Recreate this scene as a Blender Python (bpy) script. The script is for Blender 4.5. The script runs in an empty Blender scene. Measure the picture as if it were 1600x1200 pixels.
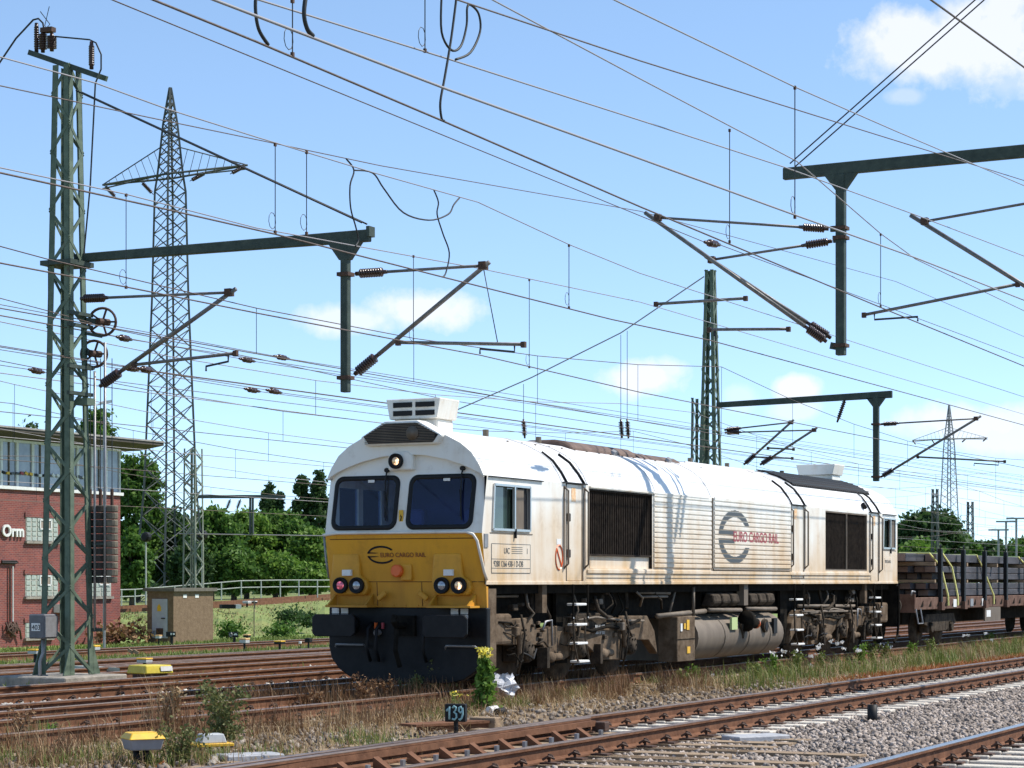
import bpy, math, random
import numpy as np
from mathutils import Vector, Matrix
random.seed(7); RNG = np.random.default_rng(7)
scene = bpy.context.scene
COL = scene.collection
# ------------------------------------------------------------------ camera
# world: X runs along the rails away from the viewer, Y across the yard away from the viewer, Z up, z = 0 at rail top
TH = math.atan(.495); FPX = 1675/.495; HZ = 909.0
CAM = Vector((-28.053, -14.333, 1.6)); CT, ST = math.cos(TH), math.sin(TH)
cd = bpy.data.cameras.new('camera'); cam = bpy.data.objects.new('camera', cd); COL.objects.link(cam)
cam.location = CAM; cam.rotation_euler = (math.radians(90), 0, TH-math.radians(90))
cd.sensor_width = 36; cd.lens = FPX/1600*36; cd.shift_y = (HZ-600)/1600; cd.clip_start = .5; cd.clip_end = 9000
scene.camera = cam
# ------------------------------------------------------------------ light
SUN_EL = math.radians(52); LDIR = Vector((-.625*math.cos(SUN_EL), .78*math.cos(SUN_EL), -math.sin(SUN_EL))).normalized()
sl = bpy.data.lights.new('sun', 'SUN'); sl.energy = 5.0; sl.angle = math.radians(.53); sl.color = (1, .95, .87)
sun = bpy.data.objects.new('sun', sl); COL.objects.link(sun); sun.rotation_euler = (LDIR).to_track_quat('-Z', 'Y').to_euler()
W = bpy.data.worlds.new('World'); scene.world = W; W.use_nodes = True
def build_world():
    nt = W.node_tree; n = nt.nodes; L = nt.links; n.clear()
    out = n.new('ShaderNodeOutputWorld'); bg = n.new('ShaderNodeBackground'); bg.inputs[1].default_value = .15
    sky = n.new('ShaderNodeTexSky'); sky.sky_type = 'NISHITA'; sky.sun_disc = False
    sky.sun_elevation = SUN_EL; sky.sun_rotation = math.atan2(-LDIR.x, -LDIR.y); sky.air_density = .5; sky.dust_density = .0; sky.ozone_density = 5; sky.altitude = 0
    tc = n.new('ShaderNodeTexCoord'); sp = n.new('ShaderNodeSeparateXYZ'); L.new(tc.outputs['Generated'], sp.inputs[0])
    def m(op, a, b=None, c=None, clamp=False):
        x = n.new('ShaderNodeMath'); x.operation = op; x.use_clamp = clamp
        for i, v in enumerate((a, b, c)):
            if v is None: continue
            if isinstance(v, (int, float)): x.inputs[i].default_value = v
            else: L.new(v, x.inputs[i])
        return x.outputs[0]
    az = m('ARCTAN2', sp.outputs[1], sp.outputs[0]); el = m('ARCSINE', sp.outputs[2])
    ns = n.new('ShaderNodeTexNoise'); ns.inputs['Scale'].default_value = 26; ns.inputs['Detail'].default_value = 9; ns.inputs['Roughness'].default_value = .62
    L.new(tc.outputs['Generated'], ns.inputs['Vector'])
    nz = m('MULTIPLY', m('SUBTRACT', ns.outputs[0], .5), 2.6)
    # small fair-weather clouds: azimuth, elevation, half width, half height, density (radians)
    def dirof(px, py):
        k = (px-800)/FPX; d = Vector((CT+k*ST, ST-k*CT, (HZ-py)/FPX)).normalized(); return math.atan2(d.y, d.x), math.asin(d.z)
    blobs = []
    for px, py, a, b, s in ((1430, 75, .034, .020, 1.0), (1530, 62, .034, .026, 1.0), (1412, 150, .011, .005, .4), (1570, 120, .012, .01, .4),
                            (555, 500, .034, .009, .85), (650, 482, .032, .012, 1.0), (1010, 590, .026, .010, 1.0), (1050, 578, .012, .008, .8), (1240, 608, .012, .008, 1.0),
                            (1240, 640, .014, .006, .6), (1160, 620, .01, .008, .4), (1500, 660, .036, .010, .9), (1570, 672, .03, .012, .8), (1520, 780, .03, .007, .5)):
        A, B = dirof(px, py); blobs.append((A, B, a, b, s))
    rr = random.Random(3)
    for i in range(26):
        A = rr.uniform(-math.pi, math.pi)
        if -.1 < A-TH+.03 < .0 or abs(A-TH) < .3: continue
        blobs.append((A, rr.uniform(.05, .5), rr.uniform(.02, .07), rr.uniform(.008, .026), rr.uniform(.5, 1)))
    tot = None
    for A, B, a, b, s in blobs:
        u = m('DIVIDE', m('SUBTRACT', az, A), a); v = m('DIVIDE', m('SUBTRACT', el, B), b)
        r2 = m('ADD', m('MULTIPLY', u, u), m('MULTIPLY', v, v))
        f = m('MULTIPLY', m('SMOOTH_MIN', m('MULTIPLY', m('ADD', m('SUBTRACT', 1.0, m('POWER', r2, .6)), nz), 1.7, clamp=True), 1, .1), s, clamp=True)
        tot = f if tot is None else m('MAXIMUM', tot, f)
    mix = n.new('ShaderNodeMix'); mix.data_type = 'RGBA'
    L.new(m('MULTIPLY', tot, .74), mix.inputs[0]); gm = n.new('ShaderNodeGamma'); gm.inputs[1].default_value = .7; L.new(sky.outputs[0], gm.inputs[0]); sc = n.new('ShaderNodeVectorMath'); sc.operation = 'MULTIPLY'; sc.inputs[1].default_value = (2.0, 2.14, 2.14); L.new(gm.outputs[0], sc.inputs[0]); L.new(sc.outputs[0], mix.inputs[6]); mix.inputs[7].default_value = (6.2, 6.1, 6.2, 1)
    L.new(mix.outputs[2], bg.inputs[0]); L.new(bg.outputs[0], out.inputs[0])
build_world()
vs = scene.view_settings; vs.view_transform = 'Standard'; vs.look = 'None'; vs.exposure = .28; vs.gamma = 1; vs.use_curve_mapping = False
scene.cycles.use_denoising = True; scene.cycles.max_bounces = 6
try: scene.cycles.denoising_prefilter = 'ACCURATE'
except Exception: pass
# ------------------------------------------------------------------ pixel (1600 x 1200 photograph) to a point of the yard at a known plane or distance
def ray(px): k = (px-800)/FPX; return CT+k*ST, ST-k*CT
def onY(px, py, Y): dx, dy = ray(px); t = (Y-CAM.y)/dy; return Vector((CAM.x+t*dx, Y, CAM.z+(HZ-py)*t/FPX))
def onX(px, py, X): dx, dy = ray(px); t = (X-CAM.x)/dx; return Vector((X, CAM.y+t*dy, CAM.z+(HZ-py)*t/FPX))
def onZ(px, py, z): t = (z-CAM.z)*FPX/(HZ-py); dx, dy = ray(px); return Vector((CAM.x+t*dx, CAM.y+t*dy, z))
def atD(px, py, t): dx, dy = ray(px); return Vector((CAM.x+t*dx, CAM.y+t*dy, CAM.z+(HZ-py)*t/FPX))
def zr(Y): return 0 if Y < 9 else -.0308*(Y-9)                       # the yard falls away behind the third track
# ------------------------------------------------------------------ mesh helpers
V = Vector
class MB:
    def __init__(s): s.v = []; s.f = []
    def add(s, vs_, fs): b = len(s.v); s.v += [tuple(p) for p in vs_]; s.f += [tuple(b+i for i in f) for f in fs]; return s
    def box(s, x0, x1, y0, y1, z0, z1):
        return s.add([(x, y, z) for z in (z0, z1) for y in (y0, y1) for x in (x0, x1)], [(0, 2, 3, 1), (4, 5, 7, 6), (0, 1, 5, 4), (2, 6, 7, 3), (0, 4, 6, 2), (1, 3, 7, 5)])
    def bar(s, p, q, w, h=None, up=(0, 0, 1)):
        h = h or w; p, q = V(p), V(q); d = (q-p).normalized(); u = V(up)
        if abs(d.dot(u)) > .97: u = V((1, 0, 0))
        a = d.cross(u).normalized()*w/2; b = a.cross(d).normalized()*h/2
        return s.add([p-a-b, p+a-b, p+a+b, p-a+b, q-a-b, q+a-b, q+a+b, q-a+b], [(0, 1, 2, 3), (7, 6, 5, 4), (0, 4, 5, 1), (1, 5, 6, 2), (2, 6, 7, 3), (3, 7, 4, 0)])
    def ang(s, p, q, w, a, b, t=.012):                                  # an L section: two thin flanges along directions a and b
        p, q, a, b = V(p), V(q), V(a), V(b)
        for u, n_ in ((a, b), (b, a)):
            s.add([p, p+u*w, p+u*w+n_*t, p+n_*t, q, q+u*w, q+u*w+n_*t, q+n_*t], [(0, 1, 2, 3), (7, 6, 5, 4), (0, 4, 5, 1), (1, 5, 6, 2), (2, 6, 7, 3), (3, 7, 4, 0)])
        return s
    def tube(s, pts, r, n=6, caps=True):
        pts = [V(p) for p in pts]; m_ = len(pts); rs = r if isinstance(r, (list, tuple)) else [r]*m_
        d = (pts[1]-pts[0]).normalized(); u = V((0, 0, 1)) if abs(d.z) < .9 else V((1, 0, 0)); a = d.cross(u).normalized(); vs_ = []; fs = []
        for i, p in enumerate(pts):
            d = (pts[min(i+1, m_-1)]-pts[max(i-1, 0)]).normalized(); a = (a-d*a.dot(d)).normalized(); b = d.cross(a)
            vs_ += [p+(a*math.cos(k*2*math.pi/n)+b*math.sin(k*2*math.pi/n))*rs[i] for k in range(n)]
        for i in range(m_-1): fs += [(i*n+k, i*n+(k+1) % n, (i+1)*n+(k+1) % n, (i+1)*n+k) for k in range(n)]
        if caps: fs += [tuple(range(n-1, -1, -1)), tuple((m_-1)*n+k for k in range(n))]
        return s.add(vs_, fs)
    def cyl(s, p, q, r, n=12, r2=None): return s.tube([p, q], [r, r if r2 is None else r2], n)
    def lathe(s, p, q, prof, n=12):                                    # prof: (share of the way from p to q, radius)
        p, q = V(p), V(q); return s.tube_dir([p+(q-p)*t for t, _ in prof], [r for _, r in prof], (q-p).normalized(), n)
    def tube_dir(s, pts, rs, d, n):
        u = V((0, 0, 1)) if abs(d.z) < .9 else V((1, 0, 0)); a = d.cross(u).normalized(); b = d.cross(a); vs_ = []; fs = []
        for p, r in zip(pts, rs): vs_ += [p+(a*math.cos(k*2*math.pi/n)+b*math.sin(k*2*math.pi/n))*r for k in range(n)]
        for i in range(len(pts)-1): fs += [(i*n+k, i*n+(k+1) % n, (i+1)*n+(k+1) % n, (i+1)*n+k) for k in range(n)]
        fs += [tuple(range(n-1, -1, -1)), tuple((len(pts)-1)*n+k for k in range(n))]
        return s.add(vs_, fs)
    def prism(s, poly, off):                                           # polygon of 3D points swept by a vector
        m_ = len(poly); off = V(off); poly = [V(p) for p in poly]
        return s.add(poly+[p+off for p in poly], [tuple(range(m_)), tuple(range(2*m_-1, m_-1, -1))]+[(i, m_+i, m_+(i+1) % m_, (i+1) % m_) for i in range(m_)])
    def grid(s, rows):                                                 # rows of equally many points
        n = len(rows[0]); return s.add([p for r in rows for p in r], [(i*n+k, i*n+k+1, (i+1)*n+k+1, (i+1)*n+k) for i in range(len(rows)-1) for k in range(n-1)])
    def build(s, name, mat, parent=None, smooth=False, bevel=0, seg=1):
        me = bpy.data.meshes.new(name); o = wl(parent)
        me.from_pydata([(a-o[0], b-o[1], c-o[2]) for a, b, c in s.v], [], s.f)
        return finish(name, me, mat, parent, smooth, bevel, seg)
def wl(p):
    o = V((0, 0, 0))
    while p is not None: o += p.location; p = p.parent
    return o
def finish(name, me, mat, parent=None, smooth=False, bevel=0, seg=1):
    me.materials.append(mat)
    if smooth: me.polygons.foreach_set('use_smooth', [True]*len(me.polygons))
    ob = bpy.data.objects.new(name, me); COL.objects.link(ob); ob.parent = parent
    import bmesh
    bm = bmesh.new(); bm.from_mesh(me); bmesh.ops.recalc_face_normals(bm, faces=bm.faces); bm.to_mesh(me); bm.free()
    if bevel:
        b = ob.modifiers.new('bevel', 'BEVEL'); b.width = bevel; b.segments = seg; b.limit_method = 'ANGLE'; b.angle_limit = math.radians(35)
    return ob
def np_mesh(name, verts, faces, mat, parent=None):                     # many equal polygons at once
    verts = np.asarray(verts, np.float32); faces = np.asarray(faces, np.int32); o = wl(parent); verts = verts-np.array(o, np.float32)
    me = bpy.data.meshes.new(name); me.vertices.add(len(verts)); me.vertices.foreach_set('co', verts.ravel())
    k = faces.shape[1]; me.loops.add(faces.size); me.loops.foreach_set('vertex_index', faces.ravel())
    me.polygons.add(len(faces)); me.polygons.foreach_set('loop_start', np.arange(0, faces.size, k, dtype=np.int32)); me.polygons.foreach_set('loop_total', np.full(len(faces), k, np.int32))
    me.update(); me.validate(); me.materials.append(mat)
    ob = bpy.data.objects.new(name, me); COL.objects.link(ob); ob.parent = parent; return ob
def empty(name, loc, label, cat, group=None):
    e = bpy.data.objects.new(name, None); e.location = loc; e.empty_display_size = .2; COL.objects.link(e); return tag(e, label, cat, group)
def tag(o, label, cat, group=None):
    o['label'] = label; o['category'] = cat
    if group: o['group'] = group
    return o
def struct(o): o['kind'] = 'structure'; return o
def stuff(o, label=None, cat=None):
    o['kind'] = 'stuff'
    if label: o['label'] = label; o['category'] = cat
    return o
def share(src, name, loc, parent=None, rotz=0):                        # another object on the same mesh
    o = bpy.data.objects.new(name, src.data); COL.objects.link(o); o.parent = parent; o.location = V(loc)-wl(parent); o.rotation_euler.z = rotz; return o
def text(name, body, size, mat, parent, origin, right, up, extrude=.002, bold=0, align='LEFT', sx=1):
    cu = bpy.data.curves.new(name, 'FONT'); cu.body = body; cu.size = size; cu.extrude = extrude; cu.offset = bold; cu.align_x = align
    tmp = bpy.data.objects.new('tmp', cu); COL.objects.link(tmp); dg = bpy.context.evaluated_depsgraph_get(); me = bpy.data.meshes.new_from_object(tmp.evaluated_get(dg))
    bpy.data.objects.remove(tmp); r, u = V(right).normalized(), V(up).normalized(); nrm = r.cross(u); o = V(origin)-wl(parent)
    me.transform(Matrix(((r.x*sx, u.x, nrm.x, o.x), (r.y*sx, u.y, nrm.y, o.y), (r.z*sx, u.z, nrm.z, o.z), (0, 0, 0, 1))))
    me.materials.clear(); me.materials.append(mat); ob = bpy.data.objects.new(name, me); COL.objects.link(ob); ob.parent = parent; return ob
# ------------------------------------------------------------------ materials
MATS = {}
def mat(name, c1, c2=None, scale=6, rough=.7, metal=0, bump=0, stretch=(1, 1, 1), c3=None, spec=.5, detail=6, world=True, bscale=None, thr=(.35, .65)):
    if name in MATS: return MATS[name]
    m = bpy.data.materials.new(name); m.use_nodes = True; nt = m.node_tree; n = nt.nodes; L = nt.links; b = n['Principled BSDF']
    b.inputs['Roughness'].default_value = rough; b.inputs['Metallic'].default_value = metal; b.inputs['Specular IOR Level'].default_value = spec
    b.inputs['Base Color'].default_value = (*c1, 1)
    if c2 or bump:
        if world: g = n.new('ShaderNodeNewGeometry'); co = g.outputs['Position']
        else: g = n.new('ShaderNodeTexCoord'); co = g.outputs['Object']
        mp = n.new('ShaderNodeMapping'); mp.inputs['Scale'].default_value = stretch; L.new(co, mp.inputs[0])
    if c2:
        ns = n.new('ShaderNodeTexNoise'); ns.inputs['Scale'].default_value = scale; ns.inputs['Detail'].default_value = detail; ns.inputs['Roughness'].default_value = .65; L.new(mp.outputs[0], ns.inputs[0])
        cr = n.new('ShaderNodeValToRGB'); cr.color_ramp.elements[0].position = thr[0]; cr.color_ramp.elements[1].position = thr[1]
        cr.color_ramp.elements[0].color = (*c1, 1); cr.color_ramp.elements[1].color = (*c2, 1)
        if c3: e = cr.color_ramp.elements.new(thr[1]+.13); e.color = (*c3, 1)
        L.new(ns.outputs[0], cr.inputs[0]); L.new(cr.outputs[0], b.inputs['Base Color'])
    if bump:
        n2 = n.new('ShaderNodeTexNoise'); n2.inputs['Scale'].default_value = bscale or scale*4; n2.inputs['Detail'].default_value = 5; L.new(mp.outputs[0], n2.inputs[0])
        bp = n.new('ShaderNodeBump'); bp.inputs['Strength'].default_value = bump; bp.inputs['Distance'].default_value = .03; L.new(n2.outputs[0], bp.inputs['Height']); L.new(bp.outputs[0], b.inputs['Normal'])
    MATS[name] = m; return m
def paint(name, base, dirt, z0, z1, amount=.8, rough=.42, streak=7):     # coat with grime that lies thickest along the bottom edge of the body, in vertical runs
    m = bpy.data.materials.new(name); m.use_nodes = True; nt = m.node_tree; n = nt.nodes; L = nt.links; b = n['Principled BSDF']
    g = n.new('ShaderNodeNewGeometry'); sp = n.new('ShaderNodeSeparateXYZ'); L.new(g.outputs['Position'], sp.inputs[0])
    mr = n.new('ShaderNodeMapRange'); mr.inputs[1].default_value = z1; mr.inputs[2].default_value = z0; mr.inputs[3].default_value = 0; mr.inputs[4].default_value = 1; L.new(sp.outputs[2], mr.inputs[0])
    mp = n.new('ShaderNodeMapping'); mp.inputs['Scale'].default_value = (streak, streak, .5); L.new(g.outputs['Position'], mp.inputs[0])
    ns = n.new('ShaderNodeTexNoise'); ns.inputs['Scale'].default_value = .5; ns.inputs['Detail'].default_value = 8; ns.inputs['Roughness'].default_value = .7; L.new(mp.outputs[0], ns.inputs[0])
    n3 = n.new('ShaderNodeTexNoise'); n3.inputs['Scale'].default_value = 1.1; n3.inputs['Detail'].default_value = 9; L.new(g.outputs['Position'], n3.inputs[0])
    def mm(op, a, c, clamp=False):
        x = n.new('ShaderNodeMath'); x.operation = op; x.use_clamp = clamp
        for i, v in enumerate((a, c)):
            if isinstance(v, (int, float)): x.inputs[i].default_value = v
            else: L.new(v, x.inputs[i])
        return x.outputs[0]
    f = mm('MULTIPLY', mm('ADD', mm('MULTIPLY', mr.outputs[0], 1.0), mm('MULTIPLY', mm('SUBTRACT', mm('MULTIPLY', mm('ADD', ns.outputs[0], n3.outputs[0]), .5), .5), 2.4)), amount, True)
    mx = n.new('ShaderNodeMix'); mx.data_type = 'RGBA'; L.new(f, mx.inputs[0]); mx.inputs[6].default_value = (*base, 1); mx.inputs[7].default_value = (*dirt, 1)
    n4 = n.new('ShaderNodeTexNoise'); n4.inputs['Scale'].default_value = 2.2; n4.inputs['Detail'].default_value = 10; n4.inputs['Roughness'].default_value = .75; L.new(g.outputs['Position'], n4.inputs[0])
    sm_ = mm('MULTIPLY', mm('MULTIPLY', mm('SUBTRACT', n4.outputs[0], .53), 5.0, True), .30); m2 = n.new('ShaderNodeMix'); m2.data_type = 'RGBA'; L.new(sm_, m2.inputs[0]); L.new(mx.outputs[2], m2.inputs[6]); m2.inputs[7].default_value = (dirt[0]*.45, dirt[1]*.42, dirt[2]*.42, 1)
    L.new(m2.outputs[2], b.inputs['Base Color']); L.new(mm('ADD', mm('MULTIPLY', mm('ADD', f, sm_), .4), rough), b.inputs['Roughness'])
    bp = n.new('ShaderNodeBump'); bp.inputs['Strength'].default_value = .12; bp.inputs['Distance'].default_value = .05; n5 = n.new('ShaderNodeTexNoise'); n5.inputs['Scale'].default_value = 1.6; n5.inputs['Detail'].default_value = 3; L.new(g.outputs['Position'], n5.inputs[0]); L.new(n5.outputs[0], bp.inputs['Height']); L.new(bp.outputs[0], b.inputs['Normal'])
    MATS[name] = m; return m
cream = paint('cream_paint', (.80, .78, .72), (.56, .385, .205), 1.2, 3.2, 1.0)
roofw = paint('roof_paint', (.80, .80, .79), (.50, .36, .27), 5.0, 3.3, .5, .45, 2)
frontw = paint('front_white', (.80, .78, .72), (.56, .385, .205), 1.2, 3.2, .6)
yellow = paint('cab_yellow', (.72, .335, .012), (.28, .12, .018), 1.0, 2.3, .6)
black = mat('black_paint', (.005, .0055, .007), (.012, .012, .013), 5, .55, spec=.25)
rubber = mat('rubber', (.008, .008, .009), rough=.6, spec=.3)
underd = mat('under_dark', (.010, .009, .008), (.022, .019, .015), 6, .95, spec=.05)
bogie = mat('bogie_dust', (.085, .058, .037), (.18, .133, .092), 4, .9, bump=.35, spec=.1, c3=(.05, .04, .03))
bogied = mat('bogie_dark', (.03, .024, .019), (.085, .066, .048), 7, .9, bump=.3, spec=.1)
tankm = mat('tank_grey', (.115, .088, .062), (.18, .142, .105), 3, .7, stretch=(1, 1, .3))
grillm = mat('grille_brown', (.02, .015, .012), (.045, .034, .026), 9, .85, spec=.1)
def screen_glass():
    m = bpy.data.materials.new('cab_glass'); m.use_nodes = True; nt = m.node_tree; n = nt.nodes; n.remove(n['Principled BSDF']); t = n.new('ShaderNodeBsdfTransparent'); t.inputs[0].default_value = (.80, .88, .95, 1)
    g = n.new('ShaderNodeBsdfGlossy'); g.inputs['Roughness'].default_value = .03; g.inputs[0].default_value = (.7, .75, .9, 1); f = n.new('ShaderNodeFresnel'); f.inputs[0].default_value = 1.45; x = n.new('ShaderNodeMixShader')
    nt.links.new(f.outputs[0], x.inputs[0]); nt.links.new(t.outputs[0], x.inputs[1]); nt.links.new(g.outputs[0], x.inputs[2]); nt.links.new(x.outputs[0], n['Material Output'].inputs[0]); return m
glassd = screen_glass()
cabblue = mat('cab_interior_blue', (.02, .035, .20), (.035, .05, .26), 2, .7)
glassg = mat('side_glass', (.03, .06, .045), (.02, .035, .03), 3, .05, spec=.8)
steel = mat('bright_steel', (.55, .55, .55), rough=.3, metal=.8)
whitep = mat('white_paint', (.78, .78, .76), (.66, .64, .6), 8, .5)
dgrey = mat('logo_grey', (.06, .066, .07), rough=.5)
red = mat('logo_red', (.36, .05, .06), rough=.5)
orange = mat('orange_plastic', (.75, .13, .02), rough=.4)
yel = mat('yellow_plastic', (.80, .48, .02), (.7, .38, .03), 9, .5)
exh = mat('exhaust_rust', (.07, .042, .03), (.16, .10, .075), 3, .75)
green = mat('mast_green', (.065, .10, .066), (.13, .175, .12), 5, .65, c3=(.09, .07, .045))
greend = mat('arm_green', (.032, .046, .038), (.06, .08, .064), 5, .6, spec=.3)
galv = mat('galvanised', (.33, .33, .34), (.24, .235, .23), 8, .5, metal=.4)
tubeg = mat('cantilever_tube', (.20, .19, .18), (.13, .115, .10), 10, .5, metal=.3)
insul = mat('brown_insulator', (.05, .025, .018), rough=.25)
wire = mat('wire_copper', (.10, .075, .06), (.16, .12, .10), 20, .5, metal=.4)
wireg = mat('wire_grey', (.32, .30, .30), rough=.45, metal=.5)
wired = mat('cable_dark', (.015, .018, .02), rough=.6)
railr = mat('rail_rust', (.115, .052, .028), (.20, .095, .052), 5, .85, bump=.2, c3=(.26, .13, .07), spec=.2)
railh = mat('rail_head', (.22, .16, .125), (.14, .095, .075), 6, .4, metal=.4)
railb = mat('rail_head_bright', (.50, .49, .50), (.4, .36, .33), 14, .28, metal=.9)
clipm = mat('clip_rust', (.045, .025, .018), (.10, .05, .03), 20, .8)
conc = mat('concrete', (.50, .45, .38), (.62, .56, .47), 8, .85, bump=.3)
concd = mat('concrete_old', (.20, .18, .15), (.35, .31, .26), 5, .9, bump=.4)
wood = mat('sleeper_wood', (.20, .14, .09), (.36, .25, .15), 6, .9, stretch=(3, .4, 3), bump=.4)
beamm = mat('mill_steel', (.032, .031, .037), (.08, .074, .082), 2.5, .65, metal=.15, c3=(.10, .055, .035), stretch=(.4, 2, 2))
beame = mat('sawn_end', (.30, .20, .15), (.22, .15, .12), 12, .7)
wagr = mat('wagon_rust', (.085, .045, .032), (.17, .10, .072), 4, .85, spec=.2)
strap = mat('yellow_strap', (.75, .72, .25), rough=.6)
# ------------------------------------------------------------------ ground
gravel = mat('gravel', (.07, .06, .05), (.20, .17, .145), 14, .95, bump=.8, bscale=30, c3=(.26, .22, .18))
soil = mat('dry_soil', (.15, .105, .065), (.25, .18, .11), 3, .95, bump=.6, bscale=25)
lawnm = mat('lawn', (.13, .19, .035), (.21, .27, .06), .7, .95, bump=.5, c3=(.27, .24, .10), bscale=6)
bankm = mat('bank_turf', (.13, .18, .04), (.20, .21, .06), .35, .95, bump=.7, c3=(.27, .16, .08), bscale=4)
yardm = mat('yard_turf', (.16, .15, .06), (.18, .22, .06), .6, .95, bump=.6, c3=(.22, .19, .13), bscale=12)
def sheet(name, xs, ys, zf, m):
    return struct(MB().grid([[(x, y, zf(x, y)) for x in xs] for y in ys]).build(name, m))
sheet('ground', [-4000, -60, 0, 200, 5000], [-4000, 9, 48, 5000], lambda x, y: -.30 if y < 20 else -1.55, yardm)
sheet('gravel_bed', list(np.linspace(-30, 70, 60)), list(np.linspace(-16, -3.2, 16)), lambda x, y: -.235+.018*math.sin(x*2.3+y*5)*math.cos(y*3.1-x), gravel)
sheet('weedy_strip', list(np.linspace(-30, 110, 90)), list(np.linspace(-3.2, 9, 18)), lambda x, y: -.225+.02*math.sin(x*1.7+y*3)*math.cos(y*2.3-x*.6), soil)
sheet('yard_slope', list(np.linspace(-30, 160, 30)), [9, 14, 20, 26, 31.2], lambda x, y: zr(y)-.23, yardm)
sheet('lawn', list(np.linspace(-30, 220, 30)), [31.2, 36, 42, 48, 90], lambda x, y: zr(min(y, 48))-.22, lawnm)
# bank with the raised line behind the signal box
TOE = [atD(-80, 975, 108), atD(60, 980, 112), atD(190, 980, 117), atD(290, 986, 118), atD(345, 997, 116), atD(430, 996, 122), atD(510, 990, 128), atD(620, 985, 140), atD(900, 965, 190)]
TOP = [atD(-80, 966, 114), atD(60, 962, 119), atD(190, 957.5, 126), atD(290, 953, 132), atD(345, 950, 137), atD(430, 944, 146), atD(510, 938, 156), atD(620, 935, 175), atD(900, 930, 235)]
BACK = [atD(-200, 938, 200), atD(0, 937, 205), atD(170, 935, 210), atD(280, 933, 215), atD(345, 931, 220), atD(430, 928, 230), atD(510, 925, 240), atD(620, 922, 255), atD(900, 918, 300)]
def lerp(a, b, t): return V(a)+(V(b)-V(a))*t
def along(P, u): i = min(int(u), len(P)-2); return lerp(P[i], P[i+1], u-i)
rows = []
for t in (-.15, 0, .2, .4, .6, .8, 1.0):
    rows.append([lerp(along(TOE, u), along(TOP, u), t)+V((0, 0, (-.6 if t < 0 else .16*math.sin(u*9+t*7)*math.sin(t*math.pi)))) for u in np.linspace(0, 8, 60)])
rows.append([lerp(along(TOP, u), along(BACK, u), .15) for u in np.linspace(0, 8, 60)]); rows.append([along(BACK, u) for u in np.linspace(0, 8, 60)])
struct(MB().grid(rows).build('embankment', bankm))
# ------------------------------------------------------------------ track
def rail_mesh(mb, hd, x0, x1, Y, z, p=None, q=None):
    def sec(pts, mb_):
        a = p or V((x0, Y, z)); b = q or V((x1, Y, z)); d = (b-a).normalized(); s_ = V((-d.y, d.x, 0)); up = V((0, 0, 1))
        mb_.prism([a+s_*u+up*w for u, w in pts], b-a)
    sec([(-.036, -.006), (-.036, -.034), (-.010, -.048), (-.009, -.135), (-.072, -.155), (-.072, -.172), (.072, -.172), (.072, -.155), (.009, -.135), (.010, -.048), (.036, -.034), (.036, -.006)], mb)
    sec([(-.031, .001), (-.037, -.006), (-.037, -.012), (.037, -.012), (.037, -.006), (.031, .001)], hd)
def add_rail(parent, x0, x1, Y, z, head, name='rail'):
    a, h = MB(), MB(); rail_mesh(a, h, x0, x1, Y, z); r = a.build(name, railr, parent); h.build('rail_head', head, r); return r
cm = MB()                                                              # a pair of sprung clips with their bolts on a base plate
for s_ in (-1, 1):
    cm.box(-.07, .07, s_*.16-.09, s_*.16+.09, -.172, -.155)
    cm.tube([(-.06, s_*.09, -.13), (-.05, s_*.15, -.095), (-.01, s_*.19, -.12), (.02, s_*.15, -.09), (.06, s_*.09, -.13)], .013, 5)
    cm.cyl((0, s_*.135, -.16), (0, s_*.135, -.075), .016, 6); cm.cyl((0, s_*.135, -.115), (0, s_*.135, -.098), .028, 6)
CLIP = cm.build('rail_clip', clipm); COL.objects.unlink(CLIP)
sm = MB()                                                              # concrete sleeper, waisted in the middle
for y0, y1, za, zb in ((-1.3, -.55, -.172, -.172), (-.55, .55, -.18, -.18), (.55, 1.3, -.172, -.172)): sm.box(-.13 if za > -.175 else -.11, .13 if za > -.175 else .11, y0, y1, -.36, za)
SLP = sm.build('sleeper', conc, bevel=.012); COL.objects.unlink(SLP)
SLW = MB().box(-.13, .13, -1.35, 1.35, -.36, -.174).build('sleeper', wood, bevel=.01); COL.objects.unlink(SLW)
SLL = MB().box(-.13, .13, -2.1, 2.1, -.36, -.174).build('sleeper', wood, bevel=.01); COL.objects.unlink(SLL)
def track(Yc, x0, x1, s0, s1, head, src=SLP, clips=(0, 0), z=0, rails=(-.7525, .7525), name='railway_track', ds=.6, yoff=0):
    e = bpy.data.objects.new(name, None); COL.objects.link(e); e.location = (0, Yc, z); struct(e)
    for r in rails: add_rail(e, x0, x1, Yc+r, z, head)
    i = 0; x = s0
    while x < s1:
        s_ = src(x) if callable(src) else src
        o = share(s_, 'sleeper', (x+random.uniform(-.02, .02), Yc+yoff+random.uniform(-.03, .03), z), e, random.uniform(-.012, .012))
        if s_ is SLP: o.data = SLP.data; b = o.modifiers.new('bevel', 'BEVEL'); b.width = .012; b.segments = 1
        if clips[0] <= x <= clips[1]:
            for r in rails: share(CLIP, 'rail_clip', (x, Yc+r, z), o)
        x += ds; i += 1
    return e
track(1.325, -20, 100, -17, 60, railh, SLW, (-17, -2))
track(-4.42, -30, 70, -17.4, 34, railh, lambda x: SLL if x < -4.6 else SLP, (-17, 20), name='railway_track')
track(-9.42, -30, 70, -15, 16, railb, SLP, (-15, 8))
tc_ = track(5.0, -24, 90, -16, 40, railh, SLL, (-14, 14), rails=(-1.8, -.9, .85, 2.3), yoff=.1)
for Y, n in ((10.6, 1), (15.2, 1), (29.5, 1)):
    track(Y, -30, 140, -14, 60, railh, SLW, (0, 0), z=zr(Y))
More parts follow.
